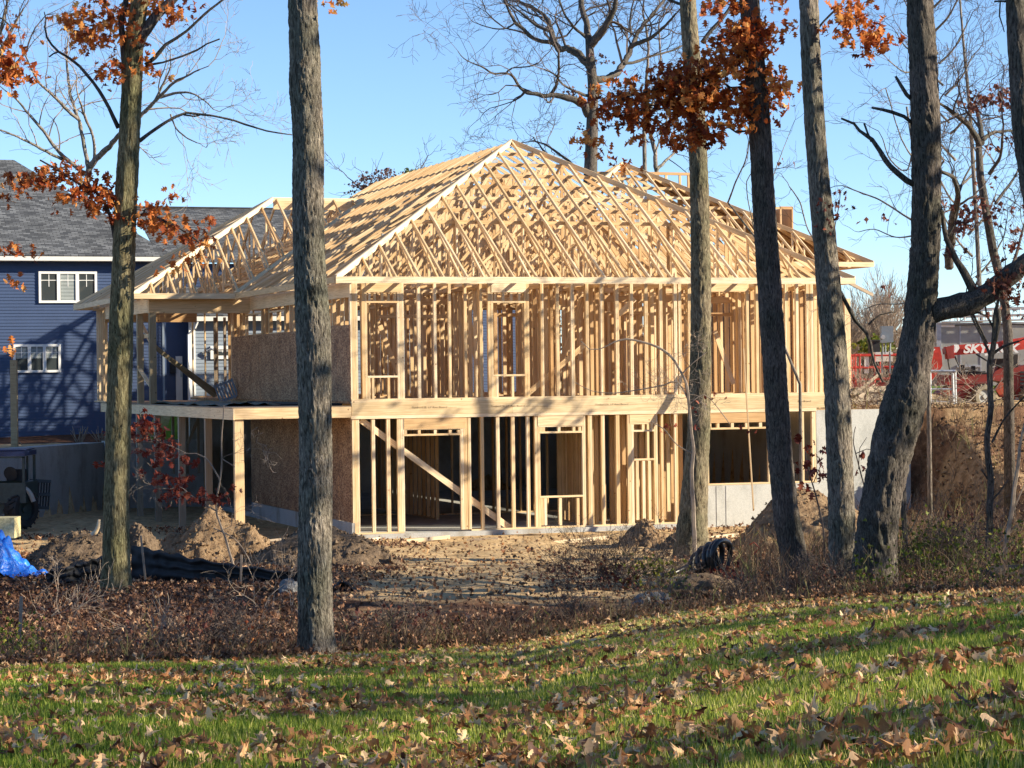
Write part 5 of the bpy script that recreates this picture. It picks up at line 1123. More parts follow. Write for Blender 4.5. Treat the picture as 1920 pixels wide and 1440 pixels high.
bare_tree('thin bare tree partly hidden behind the upper leaning oak trunk', [(1740, 640, 8), (1730, 460, 7), (1715, 300, 5), (1700, 200, 4)], [[(1715, 300, 3), (1690, 260, 2), (1665, 180, 2), (1660, 165, 1.5)], [(1712, 270, 3), (1700, 320, 2), (1670, 300, 2), (1655, 260, 1.5)], [(1722, 420, 4), (1690, 400, 3), (1650, 375, 2.5), (1610, 360, 2), (1580, 348, 1.5)], [(1722, 440, 3), (1680, 445, 2), (1640, 430, 1.5), (1610, 435, 1)], [(1728, 560, 3), (1690, 570, 2), (1650, 570, 1.5), (1620, 580, 1)], [(1725, 100, 3), (1700, 90, 2), (1680, 60, 1.5)], [(1720, 130, 3), (1695, 135, 2), (1665, 112, 1.5)]], 58, depth=3, L=1.1, leafb=[(1672, 412, 8, 8, 12), (1622, 412, 4, 4, 4), (1655, 538, 10, 6, 12)], lmat='leaf_brown', minr=.004)
bare_tree('wispy sapling crown between the second and third right trunks over the roof', [(1500, 720, 6), (1450, 600, 5), (1420, 450, 4), (1365, 380, 3)], [[(1365, 380, 3), (1380, 340, 2.5), (1398, 300, 2), (1405, 265, 1.5)], [(1540, 470, 2.5), (1515, 430, 2), (1500, 380, 2), (1480, 350, 1.5)], [(1420, 460, 2), (1400, 340, 1.5), (1440, 320, 1.5)], [(1430, 400, 2), (1450, 330, 1.5), (1480, 250, 1)]], 56, depth=3, L=.9, minr=.003, leafb=[(1460, 318, 8, 14, 8)], lmat='leaf_brown')
# grey willow brush and shrubs beyond the lot
m = MB()
for i in range(46):
    x = R.uniform(1592, 1668) if i < 32 else R.uniform(1330, 1440); Y = R.uniform(100, 112); p = P(x, 700, Y); grow(m, Vector((p[0], Y, hz(p[0], Y))), Vector((R.uniform(-.2, .2), 0, 1)), R.uniform(1.2, 2.1), .03, 4, None, n=3, minr=.008, spread=.35, up=.9, kink=.12)
tag(m.build('brush', M['twig_pale']), 'pale grey leafless brush beyond the lot right of the house', 'brush', kind='stuff')
for lb, x, y, rx, ry, Y in (('yellow green bush seen through the right side studs', 1392, 640, 30, 34, 100), ('low olive bush behind the grey meter box', 1640, 650, 34, 16, 100)):
    X = P(x, y, Y)[0]; t = thing('bush', lb, 'bush', (X, Y, hz(X, Y))); leafy('foliage', [(x, y, rx, ry, 700)], Y, M['greenweed'], t, size=(.12, .24), tmpl=LT_SM, dy=1.5)
    m = MB()
    for k in range(7): grow(m, Vector((X + R.uniform(-.4, .4), Y, hz(X, Y))), Vector((R.uniform(-.5, .5), 0, 1)), 1.0, .02, 2, None, n=3)
    m.build('stem', M['twig'], t)
m = MB(); fv = []; 
for i in range(260):
    a = R.uniform(-.75, .75); Y = R.uniform(150, 210); X = a * Y; m_h = R.uniform(2.2, 3.6)
    grow(m, Vector((X, Y, 3)), Vector((R.uniform(-.15, .15), 0, 1)), m_h, .12, 2, None, n=3, minr=.03, spread=.5, up=.6)
    for _ in range(14): fv.append((X + R.gauss(0, 2.2), Y + R.gauss(0, 1.5), 3 + abs(R.gauss(0, 2.2))))
m2 = m.build('far_woods', M['twig']); tag(m2, 'leafless woods along the far edge beyond the lots', 'woods', kind='stuff')
fu = leaf_obj('far_thicket', np.array(fv), NR.uniform(1.0, 2.2, len(fv)), LT_MED, M['dry'], curl=1.2, tint=NR.random(len(fv)) * .5); tag(fu, 'brown thicket along the horizon under the far woods', 'thicket', kind='stuff')

# ---------------------------------------------------------------- oaks beyond the right edge that shade the lawn
for i, (X, Y, h, n, cr) in enumerate(((21.5, 5, 14, 640, 3.2), (9.6, 15.5, 15, 200, 3.0), (24, 12, 15, 900, 3.2), (27.5, 8.5, 16, 760, 3.4), (12.5, 25.5, 16, 300, 3.4), (26, 20, 15, 950, 3.6), (31, 27, 16, 620, 4.2), (23.5, 31, 15, 620, 4), (33, 16, 17, 900, 3.6), (29, 1.5, 15, 700, 3.2), (13.8, 38, 15, 520, 3.8), (19, 40, 16, 620, 4.4), (25, 38, 15, 520, 4.2), (30, 43, 15, 420, 4))):
    X += .9; t = thing('oak_tree', None, 'tree', (X, Y, hz(X, Y)), 'oaks standing beyond the right edge')
    t['label'] = 'oak standing outside the picture to the right, casting shade over the lawn and wood'
    m = MB(); g_ = hz(X, Y); pts = [Vector((X + R.uniform(-.15, .15), Y + R.uniform(-.15, .15), g_ - .2 + k * h / 6)) for k in range(7)]; m.tube(pts, [.24, .22, .2, .18, .15, .11, .06], 9); m.build('trunk', M['bark_dark'], t, True)
    m = MB()
    for k in range(9): 
        q = pts[2 + k % 5] + Vector((0, 0, R.uniform(-1, 1))); aa = R.uniform(0, 6.28); grow(m, q, Vector((math.cos(aa), math.sin(aa), R.uniform(.1, .8))), cr * .62, .055, 2, None, n=4, minr=.008)
    m.build('branch', M['twig'], t)
    pos = []
    for _ in range(n // 12):
        c = Vector((X, Y, g_ + h * .66)) + Vector((R.gauss(0, .45) * cr, R.gauss(0, .45) * cr, R.gauss(0, .22) * h))
        for _ in range(24): pos.append((c.x + R.gauss(0, .4), c.y + R.gauss(0, .4), c.z + R.gauss(0, .28)))
    leaf_obj('foliage', np.array(pos), NR.uniform(.2, .36, len(pos)), LT_SM, M['leaf_orange'], t)

# ================================================================ SOIL HEAPS, STONES, DEBRIS
def heap(label, x, ytop, halfw, Y, depth, mat='dirt', seed=0, nz=.16, det=.05, name='dirt_pile', skew=0.0):
    a = P(x, ytop, Y); X = a[0]; g_ = hz(X, Y); hgt = a[2] - g_; rx = halfw * Y / F; n = 90
    xs = np.linspace(-1, 1, n); V = []
    for i in xs:
        for j in xs:
            wn = mnoise.noise(Vector((i * 1.6 + seed * 5, j * 1.6, 0))) * .25; r = math.hypot(i + wn, j - wn) * (1 + .18 * mnoise.noise(Vector((i * 4, j * 4, seed)))); tq = min(1, max(0, (1 - r) / .98)); prof = (tq * tq * (3 - 2 * tq)) * .6 + .4 * tq
            wx = X + i * rx + skew * prof; wy = Y + j * depth
            nn = mnoise.noise(Vector((i * 2.0 + seed, j * 2.0, seed))) * nz; nd = (mnoise.fractal(Vector((i * 9 + seed, j * 9 * depth / rx, 3)), .6, 2, 5)) * (.035 + det * .25)
            V.append((wx, wy, hz(wx, wy) - .12 + prof * (1 + nn) * (hgt + .12) + nd * min(1, prof * 5)))
    ix = np.arange(n * n).reshape(n, n); q = np.stack([ix[:-1, :-1], ix[1:, :-1], ix[1:, 1:], ix[:-1, 1:]], -1).reshape(-1, 4)
    VA = np.array(V); t = thing(name, label, 'dirt pile', (X, Y, g_)); o = npobj('soil', VA, q, M[mat], t, True)
    gz = height(VA[:, 0], VA[:, 1]); ok = np.where(VA[:, 2] > gz - .02)[0]; nC = int(700 * min(2.2, rx * depth / 2)); sel = VA[NR.choice(ok, nC)]; s_ = NR.gamma(2.0, .009, nC) + .006
    V0 = np.array([[1, 0, 0], [-1, 0, 0], [0, 1, 0], [0, -1, 0], [0, 0, 1], [0, 0, -1]], float); F0 = np.array([[0, 2, 4], [2, 1, 4], [1, 3, 4], [3, 0, 4], [2, 0, 5], [1, 2, 5], [3, 1, 5], [0, 3, 5]])
    C = V0[None] * (s_[:, None, None] * NR.uniform(.5, 1.3, (nC, 6, 1))) + NR.normal(0, .2, (nC, 6, 3)) * s_[:, None, None] + (sel + np.stack([NR.normal(0, .03, nC), NR.normal(0, .03, nC), s_ * .3], -1))[:, None, :]
    c_ = npobj('clods', C.reshape(-1, 3), (F0[None] + (np.arange(nC) * 6)[:, None, None]).reshape(-1, 3), M[mat], t); c_['kind'] = 'stuff'
    return t
heap('rounded clumpy brown soil heap in front of the deck posts', 400, 948, 150, 52.5, 1.6, 'dirt', 1, nz=.1, det=.12)
heap('long dark soil heap behind the black silt fence, half hidden by the nearest trunk', 600, 982, 185, 49.5, 2.0, 'dirt_dark', 2, det=.08)
heap('low dark soil heap at left beside the blue tarp', 150, 998, 160, 47.5, 1.6, 'dirt_dark', 3, det=.1)
heap('small pointed sandy soil heap by the wall sill left of the olive trunk', 1205, 974, 62, 57, 1.2, 'dirt', 4, det=.1)
heap('large sandy soil heap against the low concrete wall behind the right trunks', 1530, 922, 215, 55.5, 3.0, 'dirt', 5, nz=.25, det=.09)
heap('low sandy mound right of the olive trunk foot', 1268, 1000, 50, 55, 1.0, 'dirt', 6, det=.12)
heap('low leaf covered soil ridge behind the left oak', 262, 985, 70, 50.5, 1.1, 'dirt_dark', 8, det=.12)
for i, (x, y, L, a_, lb) in enumerate(((505, 985, 1.6, .2, 'long offcut leaning by the sheathed wall foot'), (530, 992, 1.1, -.3, 'short offcut lying by the sheathed wall foot'), (470, 990, .9, .1, 'grey block of wood beside the lit deck post'), (800, 1022, 1.3, .1, 'narrow offcut on the sand in front of the wide door opening'), (905, 1028, .8, -.4, 'small offcut on the sand below the diagonal brace foot'), (1090, 1016, 1.5, .05, 'flat board lying along the wall below the wooden panel'), (700, 1030, .6, .5, 'tiny wood scrap by the left corner of the front wall'), (1340, 992, 1.4, .1, 'board lying at the foot of the low concrete wall'))):
    Yq = 60.2 - i % 3 * .6; c = P(x, y, Yq); g_ = hz(c[0], Yq) + .05; d = Vector((math.cos(a_ + TH), math.sin(a_ + TH), .05)); m = MB(); m.beam(Vector((c[0], Yq, g_)) - d * L / 2, Vector((c[0], Yq, g_)) + d * L / 2, .09, .04, (0, 0, 1)); tag(m.build('wood_offcut', M['old_wood' if i < 3 else 'wood_new']), lb, 'board', 'offcuts scattered round the house')
# leaves and clods scattered over the heaps and pad
X, Y = scatter(9000, 46, 61.5, .225); u, v = toh(X, Y); k = (v < -.4) & (NR.random(len(X)) < np.where((u > -3) & (u < 12), .10, 1)) & (np.sin(X * 1.7 + 2) + np.sin(Y * 1.3) + .9 * np.sin(X * 4.1 + Y) > NR.uniform(-.6, 2.0, len(X))) & (u > -16); X = X[k]; Y = Y[k]
lo = leaf_obj('dropped_leaves', leafpos(X, Y, NR.uniform(.02, .09, len(X))), NR.uniform(.07, .15, len(X)), LT_SM, M['leaf_fallen'], curl=1.3, flat=.6, tint=NR.random(len(X)) * .8); tag(lo, 'scattered dry leaves on the sandy building ground', 'leaves', kind='stuff')
pp = []; X, Y = scatter(6500, 36, 61, .225); 
def clods(name, X, Y, s0, s1, mat, lab):
    n = len(X); V0 = np.array([[1, 0, 0], [-1, 0, 0], [0, 1, 0], [0, -1, 0], [0, 0, 1], [0, 0, -1]], float); F0 = np.array([[0, 2, 4], [2, 1, 4], [1, 3, 4], [3, 0, 4], [2, 0, 5], [1, 2, 5], [3, 1, 5], [0, 3, 5]])
    s = NR.uniform(s0, s1, n) ** 1.0; V = V0[None] * (s[:, None, None] * NR.uniform(.5, 1.3, (n, 6, 1))) + NR.normal(0, .2, (n, 6, 3)) * s[:, None, None]; V[..., 2] *= .7
    V += np.stack([X, Y, height(X, Y) + s * .25 + .04], -1)[:, None, :]
    o = npobj(name, V.reshape(-1, 3), (F0[None] + (np.arange(n) * 6)[:, None, None]).reshape(-1, 3), M[mat]); tag(o, lab, 'soil', kind='stuff')
u, v = toh(X, Y); k = (v < -.3) & (u < 16) & (NR.random(len(X)) < .6); clods('soil_clods', X[k], Y[k], .015, .06, 'dirt', 'tan soil clods strewn over the building ground')
X = NR.uniform(9, 17, 3500); Y = NR.uniform(56, 72, 3500); u, v = toh(X, Y); k = (u > 16.3); clods('bank_clods', X[k], Y[k], .02, .08, 'dirt', 'clods and rubble on the excavated bank at right')
for i, (x, y, w, h_, Y) in enumerate(((1207, 1140, 16, 12, 35.5), (1228, 1136, 14, 12, 35.7), (1243, 1130, 16, 10, 36), (1218, 1126, 15, 10, 36.3), (1238, 1146, 12, 9, 35.2), (1252, 1142, 10, 8, 35.4), (1198, 1148, 12, 8, 35.0))):
    c = P(x, y, Y); g_ = hz(c[0], Y); o = blob('stone', (c[0], Y, g_ + h_ * Y / F * .6), (w * Y / F, w * Y / F * .8, h_ * Y / F), M['stone'], nz=.28, seed=i * 3, sub=3)
    tag(o, ('pale fieldstone at the front left of the stone pile', 'rounded grey fieldstone in the middle of the pile', 'flat light fieldstone at the top right of the pile', 'dark fieldstone at the back of the pile', 'small stone at the front of the pile', 'smallest stone at the right end of the pile', 'low stone at the left end of the pile')[i], 'stone', 'stones piled by the lawn edge')
c = P(1322, 1125, 36.5); tag(blob('boulder', (c[0], 36.5, hz(c[0], 36.5) + .12), (.55, .4, .2), M['dirt_dark'], nz=.35, seed=4, detail=.05), 'big dark soil covered boulder right of the stone pile', 'boulder')
c = P(545, 1118, 38); tag(blob('boulder', (c[0], 38, hz(c[0], 38) + .1), (.22, .3, .2), M['stone'], nz=.25, seed=9), 'grey boulder at the left foot of the nearest trunk', 'boulder')
# black drainage pipe coil
t = thing('pipe_coil', 'coiled black corrugated drain pipe lying in the brush right of the house', 'pipe', (P(1345, 1060, 43)[0], 43, hz(P(1345, 1060, 43)[0], 43)))
c0 = Vector(P(1352, 1044, 43)); axv = Vector((.80, -.6, .05)).normalized()
for k in range(7):
    m = MB(); c = c0 - axv * (.115 * k) + Vector((0, 0, -.012 * k * k)); rr = .31 - .018 * k; a = axv.cross(Vector((0, 0, 1))).normalized(); b_ = a.cross(axv); pts = []; rad = []
    for i in range(49):
        th = 2 * math.pi * i / 48; pts.append(c + (a * math.cos(th) + b_ * math.sin(th)) * rr * (1 + .05 * math.sin(3 * th + k)) + axv * .05 * math.sin(th + k)); rad.append(.048 + .006 * (i % 2))
    m.tube(pts, rad, 8, cap=False); m.build('pipe_loop', M['black_gloss'], t, True)
m = MB(); pts = [c0 - axv * .7 + Vector((0, 0, -.1)), Vector(P(1290, 1062, 42.8)), Vector(P(1262, 1075, 42.5)), Vector(P(1240, 1080, 42.4))]; m.tube(pts, [.05, .05, .05, .05], 8); m.build('pipe_end', M['black_gloss'], t, True)
t = thing('orange_flagging', 'scrap of orange flagging caught in the brush on the sandy heap', 'marker', P(1410, 1030, 43)); m = MB(); m.tube([P(1405, 1021, 43), P(1414, 1017, 43), P(1424, 1028, 43), P(1412, 1040, 43)], .014, 5); m.build('strip', M['orange'], t)
# fallen log and lit root
m = MB(); pts = [Vector(P(x, y, 36)) for x, y in ((1838, 1100), (1860, 1088), (1890, 1080), (1925, 1076), (1975, 1072))]; m.tube([Vector((p.x, p.y, hz(p.x, p.y) + .13)) for p in pts], [.10, .17, .19, .2, .2], 14, cap=True); tag(m.build('fallen_log', M['bark_dark'], None, True), 'thick dark log lying at the lawn edge by the right border', 'log')
m = MB(); m.tube([P(172, 1003, 46.5), P(180, 997, 46.5), P(184, 988, 46.5), P(186, 974, 46.5)], [.05, .045, .04, .028], 8); tag(m.build('root_stub', M['wood_new'], None, True), 'curved pale root stub sticking out of the low dark heap', 'root')
# ---- silt fence
def fence_strip(name, top, bot, Y0, Y1, label, nf=3, seed=0):
    n = 110; V = []; rows = 14
    for i in range(n):
        s = i / (n - 1); xt = np.interp(s, np.linspace(0, 1, len(top)), [p[0] for p in top]); yt = np.interp(s, np.linspace(0, 1, len(top)), [p[1] for p in top]); yb = np.interp(s, np.linspace(0, 1, len(bot)), [p[1] for p in bot]); Yc = Y0 + (Y1 - Y0) * s
        a = Vector(P(xt, yt + 1.5 * math.sin(i * .5), Yc)); b_ = Vector(P(xt, yb, Yc)); b_.z = min(b_.z, hz(b_.x, b_.y) + .02)
        for j in range(rows):
            t = j / (rows - 1); p = a.lerp(b_, t); fold = .11 * math.sin(t * 17 + 2.2 * mnoise.noise(Vector((s * 7, t * 2, seed)))) * (.3 + .9 * s) + .07 * mnoise.noise(Vector((s * 22, t * 5, seed)))
            V.append((p.x, p.y - fold, p.z + .03 * mnoise.noise(Vector((s * 15, t * 3, seed + 4)))))
    ix = np.arange(n * rows).reshape(n, rows); q = np.stack([ix[:-1, :-1], ix[1:, :-1], ix[1:, 1:], ix[:-1, 1:]], -1).reshape(-1, 4)
    return tag(npobj(name, np.array(V), q, M['black'], None, True), label, 'silt fence', 'sagging lengths of silt fence')
fence_strip('silt_fence', [(246, 1022), (300, 1032), (365, 1047), (452, 1061), (558, 1073), (620, 1082)], [(248, 1052), (300, 1060), (365, 1076), (437, 1092), (558, 1118), (620, 1128)], 43.5, 41.5, 'long sagging black silt fence fabric between the left oak and the nearest trunk', seed=1)
fence_strip('silt_fence', [(85, 1072), (130, 1062), (175, 1048), (212, 1036)], [(88, 1078), (130, 1076), (175, 1070), (212, 1062)], 42, 43.5, 'short crumpled black silt fence piece left of the left oak', seed=5)
fence_strip('silt_fence', [(622, 1100), (640, 1088), (655, 1092), (668, 1108)], [(622, 1128), (640, 1130), (655, 1132), (668, 1130)], 39.5, 39.2, 'torn bunched end of black silt fence right of the nearest trunk', seed=8)
for lb, (x0, y0, x1, y1, Y) in (('pale leaning stake at the left end of the long silt fence', (264, 1004, 274, 1075, 42.5)), ('thin upright stake halfway along the long silt fence', (453, 1040, 451, 1108, 41.2)), ('grey stake near the left border', (40, 1118, 36, 1215, 27.5))):
    m = MB(); a = Vector(P(x0, y0, Y)); b_ = Vector(P(x1, y1, Y)); b_.z = min(b_.z, hz(b_.x, b_.y) - .03); m.beam(a, b_, .035, .035, (1, 0, 0)); tag(m.build('stake', M['twig_pale']), lb, 'stake')
# ---- blue tarp over a bale
c = P(10, 1030, 45.5); tp_ = []
n = 70; V = []
for i in range(n):
    for j in range(n):
        a = i / (n - 1) * 2 - 1; b_ = j / (n - 1) * 2 - 1; r = math.hypot(a, b_); x = c[0] - .25 + a * 1.0; y = 45.6 + b_ * .9
        h_ = .62 * (1 - sstep(.25, .95, np.array(abs(a + .15) * .9 + .25 * abs(b_)))) + .05; nn = mnoise.noise(Vector((a * 2.2, b_ * 2.2, 3))) * .22 + abs(mnoise.noise(Vector((a * 5, b_ * 4, 9)))) * .2
        rim = sstep(.55, 1.0, np.array(r)); V.append((x + .08 * nn, y, hz(x, y) + float(h_) * (1 - .4 * float(rim)) + nn * (1 - .5 * float(rim)) + .03))
ix = np.arange(n * n).reshape(n, n); q = np.stack([ix[:-1, :-1], ix[1:, :-1], ix[1:, 1:], ix[:-1, 1:]], -1).reshape(-1, 4)
tag(npobj('blue_tarp', np.array(V), q, M['tarp'], None, True), 'crumpled bright blue tarp heaped at the left edge', 'tarp')
m = MB(); q = P(14, 979, 46.6); m.wbox(q[0] - .5, q[0] + .2, 46.3, 46.9, q[2] - .3, q[2] + .1); o = m.build('straw_bale', M['kraft']); tag(o, 'yellow straw bale behind the blue tarp', 'bale')
# ---- wheeled loader at the left border
Yl = 66; 
def lp(x, y, d=0): return Vector(P(x, y, Yl + d))
gl_ = hz(P(20, 980, Yl)[0], Yl); s = Yl / F
t = thing('wheel_loader', 'dark green wheeled loader with open cab and blue roof at the left edge', 'loader', (P(0, 980, Yl)[0], Yl, gl_))
def lbox(mb, x0, x1, y0, y1, d0, d1): a = lp(x0, y1); b_ = lp(x1, y0); mb.wbox(a.x, b_.x, Yl + d0, Yl + d1, a.z, b_.z)
m = MB(); lbox(m, -75, 48, 905, 945, 0, 1.7); lbox(m, -75, 24, 945, 965, .1, 1.6); m.poly([tuple(lp(-75, 902)), tuple(lp(44, 902)), tuple(lp(49, 912, .3)), tuple(lp(-75, 912, .3))]); m.build('body', M['dark_green'], t)
m = MB(); lbox(m, -50, 47, 846, 856, -.05, 1.6); lbox(m, -46, 44, 843, 846, .05, 1.5); m.build('cab_roof', M['machine_blue'], t)
m = MB()
for x0 in (-48, 42): lbox(m, x0, x0 + 4, 856, 906, .0, .08); lbox(m, x0, x0 + 4, 856, 906, 1.45, 1.53)
lbox(m, -48, 46, 856, 860, 0, .07); lbox(m, 30, 33, 858, 905, 1.4, 1.46); m.build('cab_frame', M['dark_green'], t)
m = MB(); lbox(m, 5, 35, 882, 905, .5, 1.1); m.build('seat', M['black'], t)
m = MB(); m.cyl(lp(20, 888, .35), (.2, 1, .3), .2, .04, 18); m.build('steering_wheel', M['black'], t)
def wheel(par, c, r, w, axis, mat='black', rim='yellow'):
    c = Vector(c); ax = Vector(axis).normalized(); a = ax.cross(Vector((0, 0, 1))).normalized(); b_ = Vector((0, 0, 1)); m = MB(); n = 36; prof = [(r * .62, -w / 2), (r * .93, -w / 2), (r, -w * .36), (r, w * .36), (r * .93, w / 2), (r * .62, w / 2)]
    base = len(m.v)
    for i in range(n):
        th = 2 * math.pi * i / n
        for pr_, off in prof: m.v.append(tuple(c + (a * math.cos(th) + b_ * math.sin(th)) * pr_ + ax * off))
    k = len(prof)
    for i in range(n):
        for j in range(k):
            m.f.append([base + i * k + j, base + ((i + 1) % n) * k + j, base + ((i + 1) % n) * k + (j + 1) % k, base + i * k + (j + 1) % k]); m.gl += [(0, 0, .5)] * 4
    for i in range(18):      # tread lugs
        th = 2 * math.pi * i / 18
        for sg in (-1, 1):
            th2 = th + sg * .08; d = a * math.cos(th2) + b_ * math.sin(th2); tg = b_ * math.cos(th2) - a * math.sin(th2)
            m.box8(c + d * (r + .012) + ax * sg * w * .22, (ax * .9 + tg * .45 * sg).normalized(), d, (tg * .9 - ax * .45 * sg).normalized(), w * .5, .05, .045)
    o = m.build('wheel', M[mat], par); m = MB(); m.cyl(c, ax, r * .63, w * .5, 20); m.cyl(c + ax * 0, ax, r * .2, w * .8, 10); m.build('rim', M[rim], o)
wheel(t, lp(40, 955, .35) , .52, .42, (.85, -.5, 0), 'black', 'dark_green'); wheel(t, lp(-62, 955, .35), .52, .42, (.85, -.5, 0), 'black', 'dark_green')
m = MB(); pts = []
for i in range(9): th = math.radians(20 + i * 17.5); pts.append(lp(40, 955, .1) + Vector((.62 * math.cos(th) * .6, 0, .62 * math.sin(th))))
m.tube(pts, .07, 6); m.build('fender', M['grey_paint'], t)
# black plastic pallet against the retaining wall
t = thing('plastic_pallet', 'black plastic pallet leaning upright against the retaining wall beside the loader', 'pallet', (P(75, 955, 70)[0], 70, 0)); 
a = Vector(P(74, 927, 70.4)); axu = Vector((.05, .12, .99)).normalized(); axs = Vector((.98, .18, -.07)).normalized(); axn = axs.cross(axu)
m = MB()
for k in range(8): m.box8(a + axs * (-.28 + k * .08), axu, axs, axn, .85, .055, .03)
m.build('slat', M['black'], t); m = MB()
for k in (-.4, 0, .4): m.box8(a + axu * k + axn * .05, axs, axu, axn, .64, .09, .1)
m.build('cross_rail', M['black_gloss'], t)
# shrubs on the retaining wall
for i, (x, y, w, h_, lb) in enumerate(((150, 838, 24, 34, 'pale stemmed cut back shrub on the retaining wall before the navy house'), (190, 835, 14, 32, 'small twiggy shrub at the wall corner beside the left oak'), (35, 842, 10, 8, 'low tuft with pink leaves on the wall by the loader'))):
    Yc = 78.5; c = P(x, y, Yc); t = thing('shrub', lb, 'shrub', (c[0], Yc, hz(c[0], Yc))); m = MB()
    for k in range(20 if i < 2 else 6): 
        d = Vector((R.uniform(-.8, .8), R.uniform(-.5, .5), 1)); grow(m, Vector((c[0] + R.uniform(-.12, .12), Yc, hz(c[0], Yc))), d, h_ * Yc / F * R.uniform(.6, 1.1), .014, 0, None, n=4, minr=.008, kink=.1)
    m.build('stem', M['twig_pale'], t)
    leafy('foliage', [(x, y - 6, w * .8, 8, 40)], Yc, M['leaf_brown'], t, size=(.06, .12), tmpl=LT_SM)
# ================================================================ RIGHT SIDE MACHINES
YM = 80
def mp(x, y, d=0): return Vector(P(x, y, YM + d))
def mbx(mb, x0, x1, y0, y1, d0, d1): a = mp(x0, y1); b_ = mp(x1, y0); mb.wbox(a.x, b_.x, YM + d0, YM + d1, a.z, b_.z)
gm = 3.0
t = thing('boom_lift', 'red and orange telescopic boom machine with muddy tyre parked behind the leaning oak', 'lift', (mp(1850, 760).x, YM, gm))
m = MB(); mbx(m, 1772, 1858, 702, 722, 0, 1.6); a = [mp(1760, 738), mp(1790, 720), mp(1850, 720), mp(1835, 742), mp(1800, 752)]; m.slab(a[::-1], (0, 1, 0), 1.3); m.build('chassis', M['red_dark'], t)
m = MB(); m.slab([mp(x, y) for x, y in ((1858, 712), (1866, 696), (1884, 686), (1904, 690), (1925, 684), (1945, 690), (1945, 742), (1908, 745), (1896, 722), (1880, 716))][::-1], (0, 1, 0), 1.4); m.build('engine_hood', M['red_dark'], t)
m = MB()
for k in range(5): mbx(m, 1912, 1940, 696 + k * 7, 700 + k * 7, -.05, -.01)
mbx(m, 1868, 1890, 672, 686, .1, .9); mbx(m, 1895, 1912, 664, 690, .3, 1.0); m.build('engine_grille', M['black'], t)
m = MB()
for q_ in (((1790, 668), (1800, 690), (1850, 700)), ((1830, 664), (1856, 680), (1880, 690)), ((1776, 666), (1782, 700), (1800, 712))): m.tube([mp(x, y, -.5) for x, y in q_], .03, 6)
m.build('hydraulic_hose', M['black'], t)
m = MB(); mbx(m, 1800, 1850, 696, 703, .2, 1.2); mbx(m, 1806, 1812, 684, 696, .3, .5); mbx(m, 1826, 1832, 686, 696, .3, .5); m.build('control_cover', M['black'], t)
m = MB(); m.slab([mp(x, y) for x, y in ((1866, 728), (1880, 712), (1896, 722), (1904, 748), (1898, 752), (1888, 742), (1876, 745))][::-1], (0, 1, 0), .3); m.build('rear_fender', M['orange'], t)
m = MB(); p0 = mp(1785, 657, -.4); p1 = mp(1878, 650, -.3); m.beam(p0, p1, .34, .34, (0, 1, 0)); p2 = mp(1955, 638, -.2); m.beam(p1, p2, .42, .40, (0, 1, 0)); bo = m.build('boom', M['red'], t)
m = MB(); m.beam(mp(1768, 659, -.4), p0, .2, .2, (0, 1, 0)); m.build('boom_extension', M['grey_paint'], bo)
m = MB(); m.beam(mp(1773, 662, -.42), mp(1786, 660, -.42), .5, .42, (0, 1, 0)); m.build('boom_head', M['red_dark'], bo)
w_ = Vector(mp(1806, 661.5, -.62)); text_part('SKYJACK', .40, w_, M['white_ink'], bo, 'boom_lettering', .006, frame=False, bold=.016, shear=.25, sx=1.15)
a = mp(1788, 661, -.62); m = MB(); m.slab([a + Vector(q) for q in ((0, 0, 0), (.02, 0, .27), (.17, 0, .27), (.2, 0, .14), (.1, 0, 0))], (0, -1, 0), .006); m.slab([a + Vector(q) + Vector((.0, -.01, 0)) for q in ((.03, 0, .04), (.03, 0, .23), (.1, 0, .23), (.1, 0, .12))], (0, -1, 0), .004); m.build('boom_emblem', M['white_ink'], bo)
wheel(t, mp(1843, 744, -.2), .42, .34, (.35, -.93, 0), 'tyre_mud', 'grey_paint'); wheel(t, mp(1935, 744, -.2), .42, .34, (.35, -.93, 0), 'tyre_mud', 'grey_paint')
m = MB(); m.slab([mp(x, y, -.7) for x, y in ((1738, 652), (1762, 650), (1766, 668), (1767, 686), (1758, 700), (1748, 712), (1736, 712))][::-1], (0, 1, 0), 1.0); pl_ = m.build('platform_panel', M['red'], t)
text_part('SKY', .26, mp(1728, 665, -.72), M['white_ink'], t, 'panel_lettering', .005, frame=False, bold=.01); text_part('47', .20, mp(1733, 685, -.72), M['white_ink'], t, 'panel_number', .005, frame=False)
m = MB()
for y in (667, 690, 712): m.tube([mp(1600, y - 2, .7), mp(1700, y - 3, .7)], .03, 6)
for x in (1600, 1650, 1698): m.tube([mp(x, 664, .7), mp(x, 722, .7)], .03, 6)
m.build('basket_rail', M['red'], t); m = MB()
for y in (667, 690, 712): m.tube([mp(1594, y, -.4), mp(1700, y - 1, -.4)], .035, 6)
for x in (1596, 1604, 1612, 1640, 1668, 1690): m.tube([mp(x, 664, -.4), mp(x, 728, -.4)], .032, 6)
m.build('basket_rail', M['red'], t); m = MB(); mbx(m, 1592, 1700, 716, 728, -.45, .7); m.build('basket_floor', M['red_dark'], t)
m = MB(); mbx(m, 1618, 1626, 668, 700, -.38, -.3); mbx(m, 1640, 1672, 660, 678, -.2, .3); m.build('control_box', M['gutter'], t)
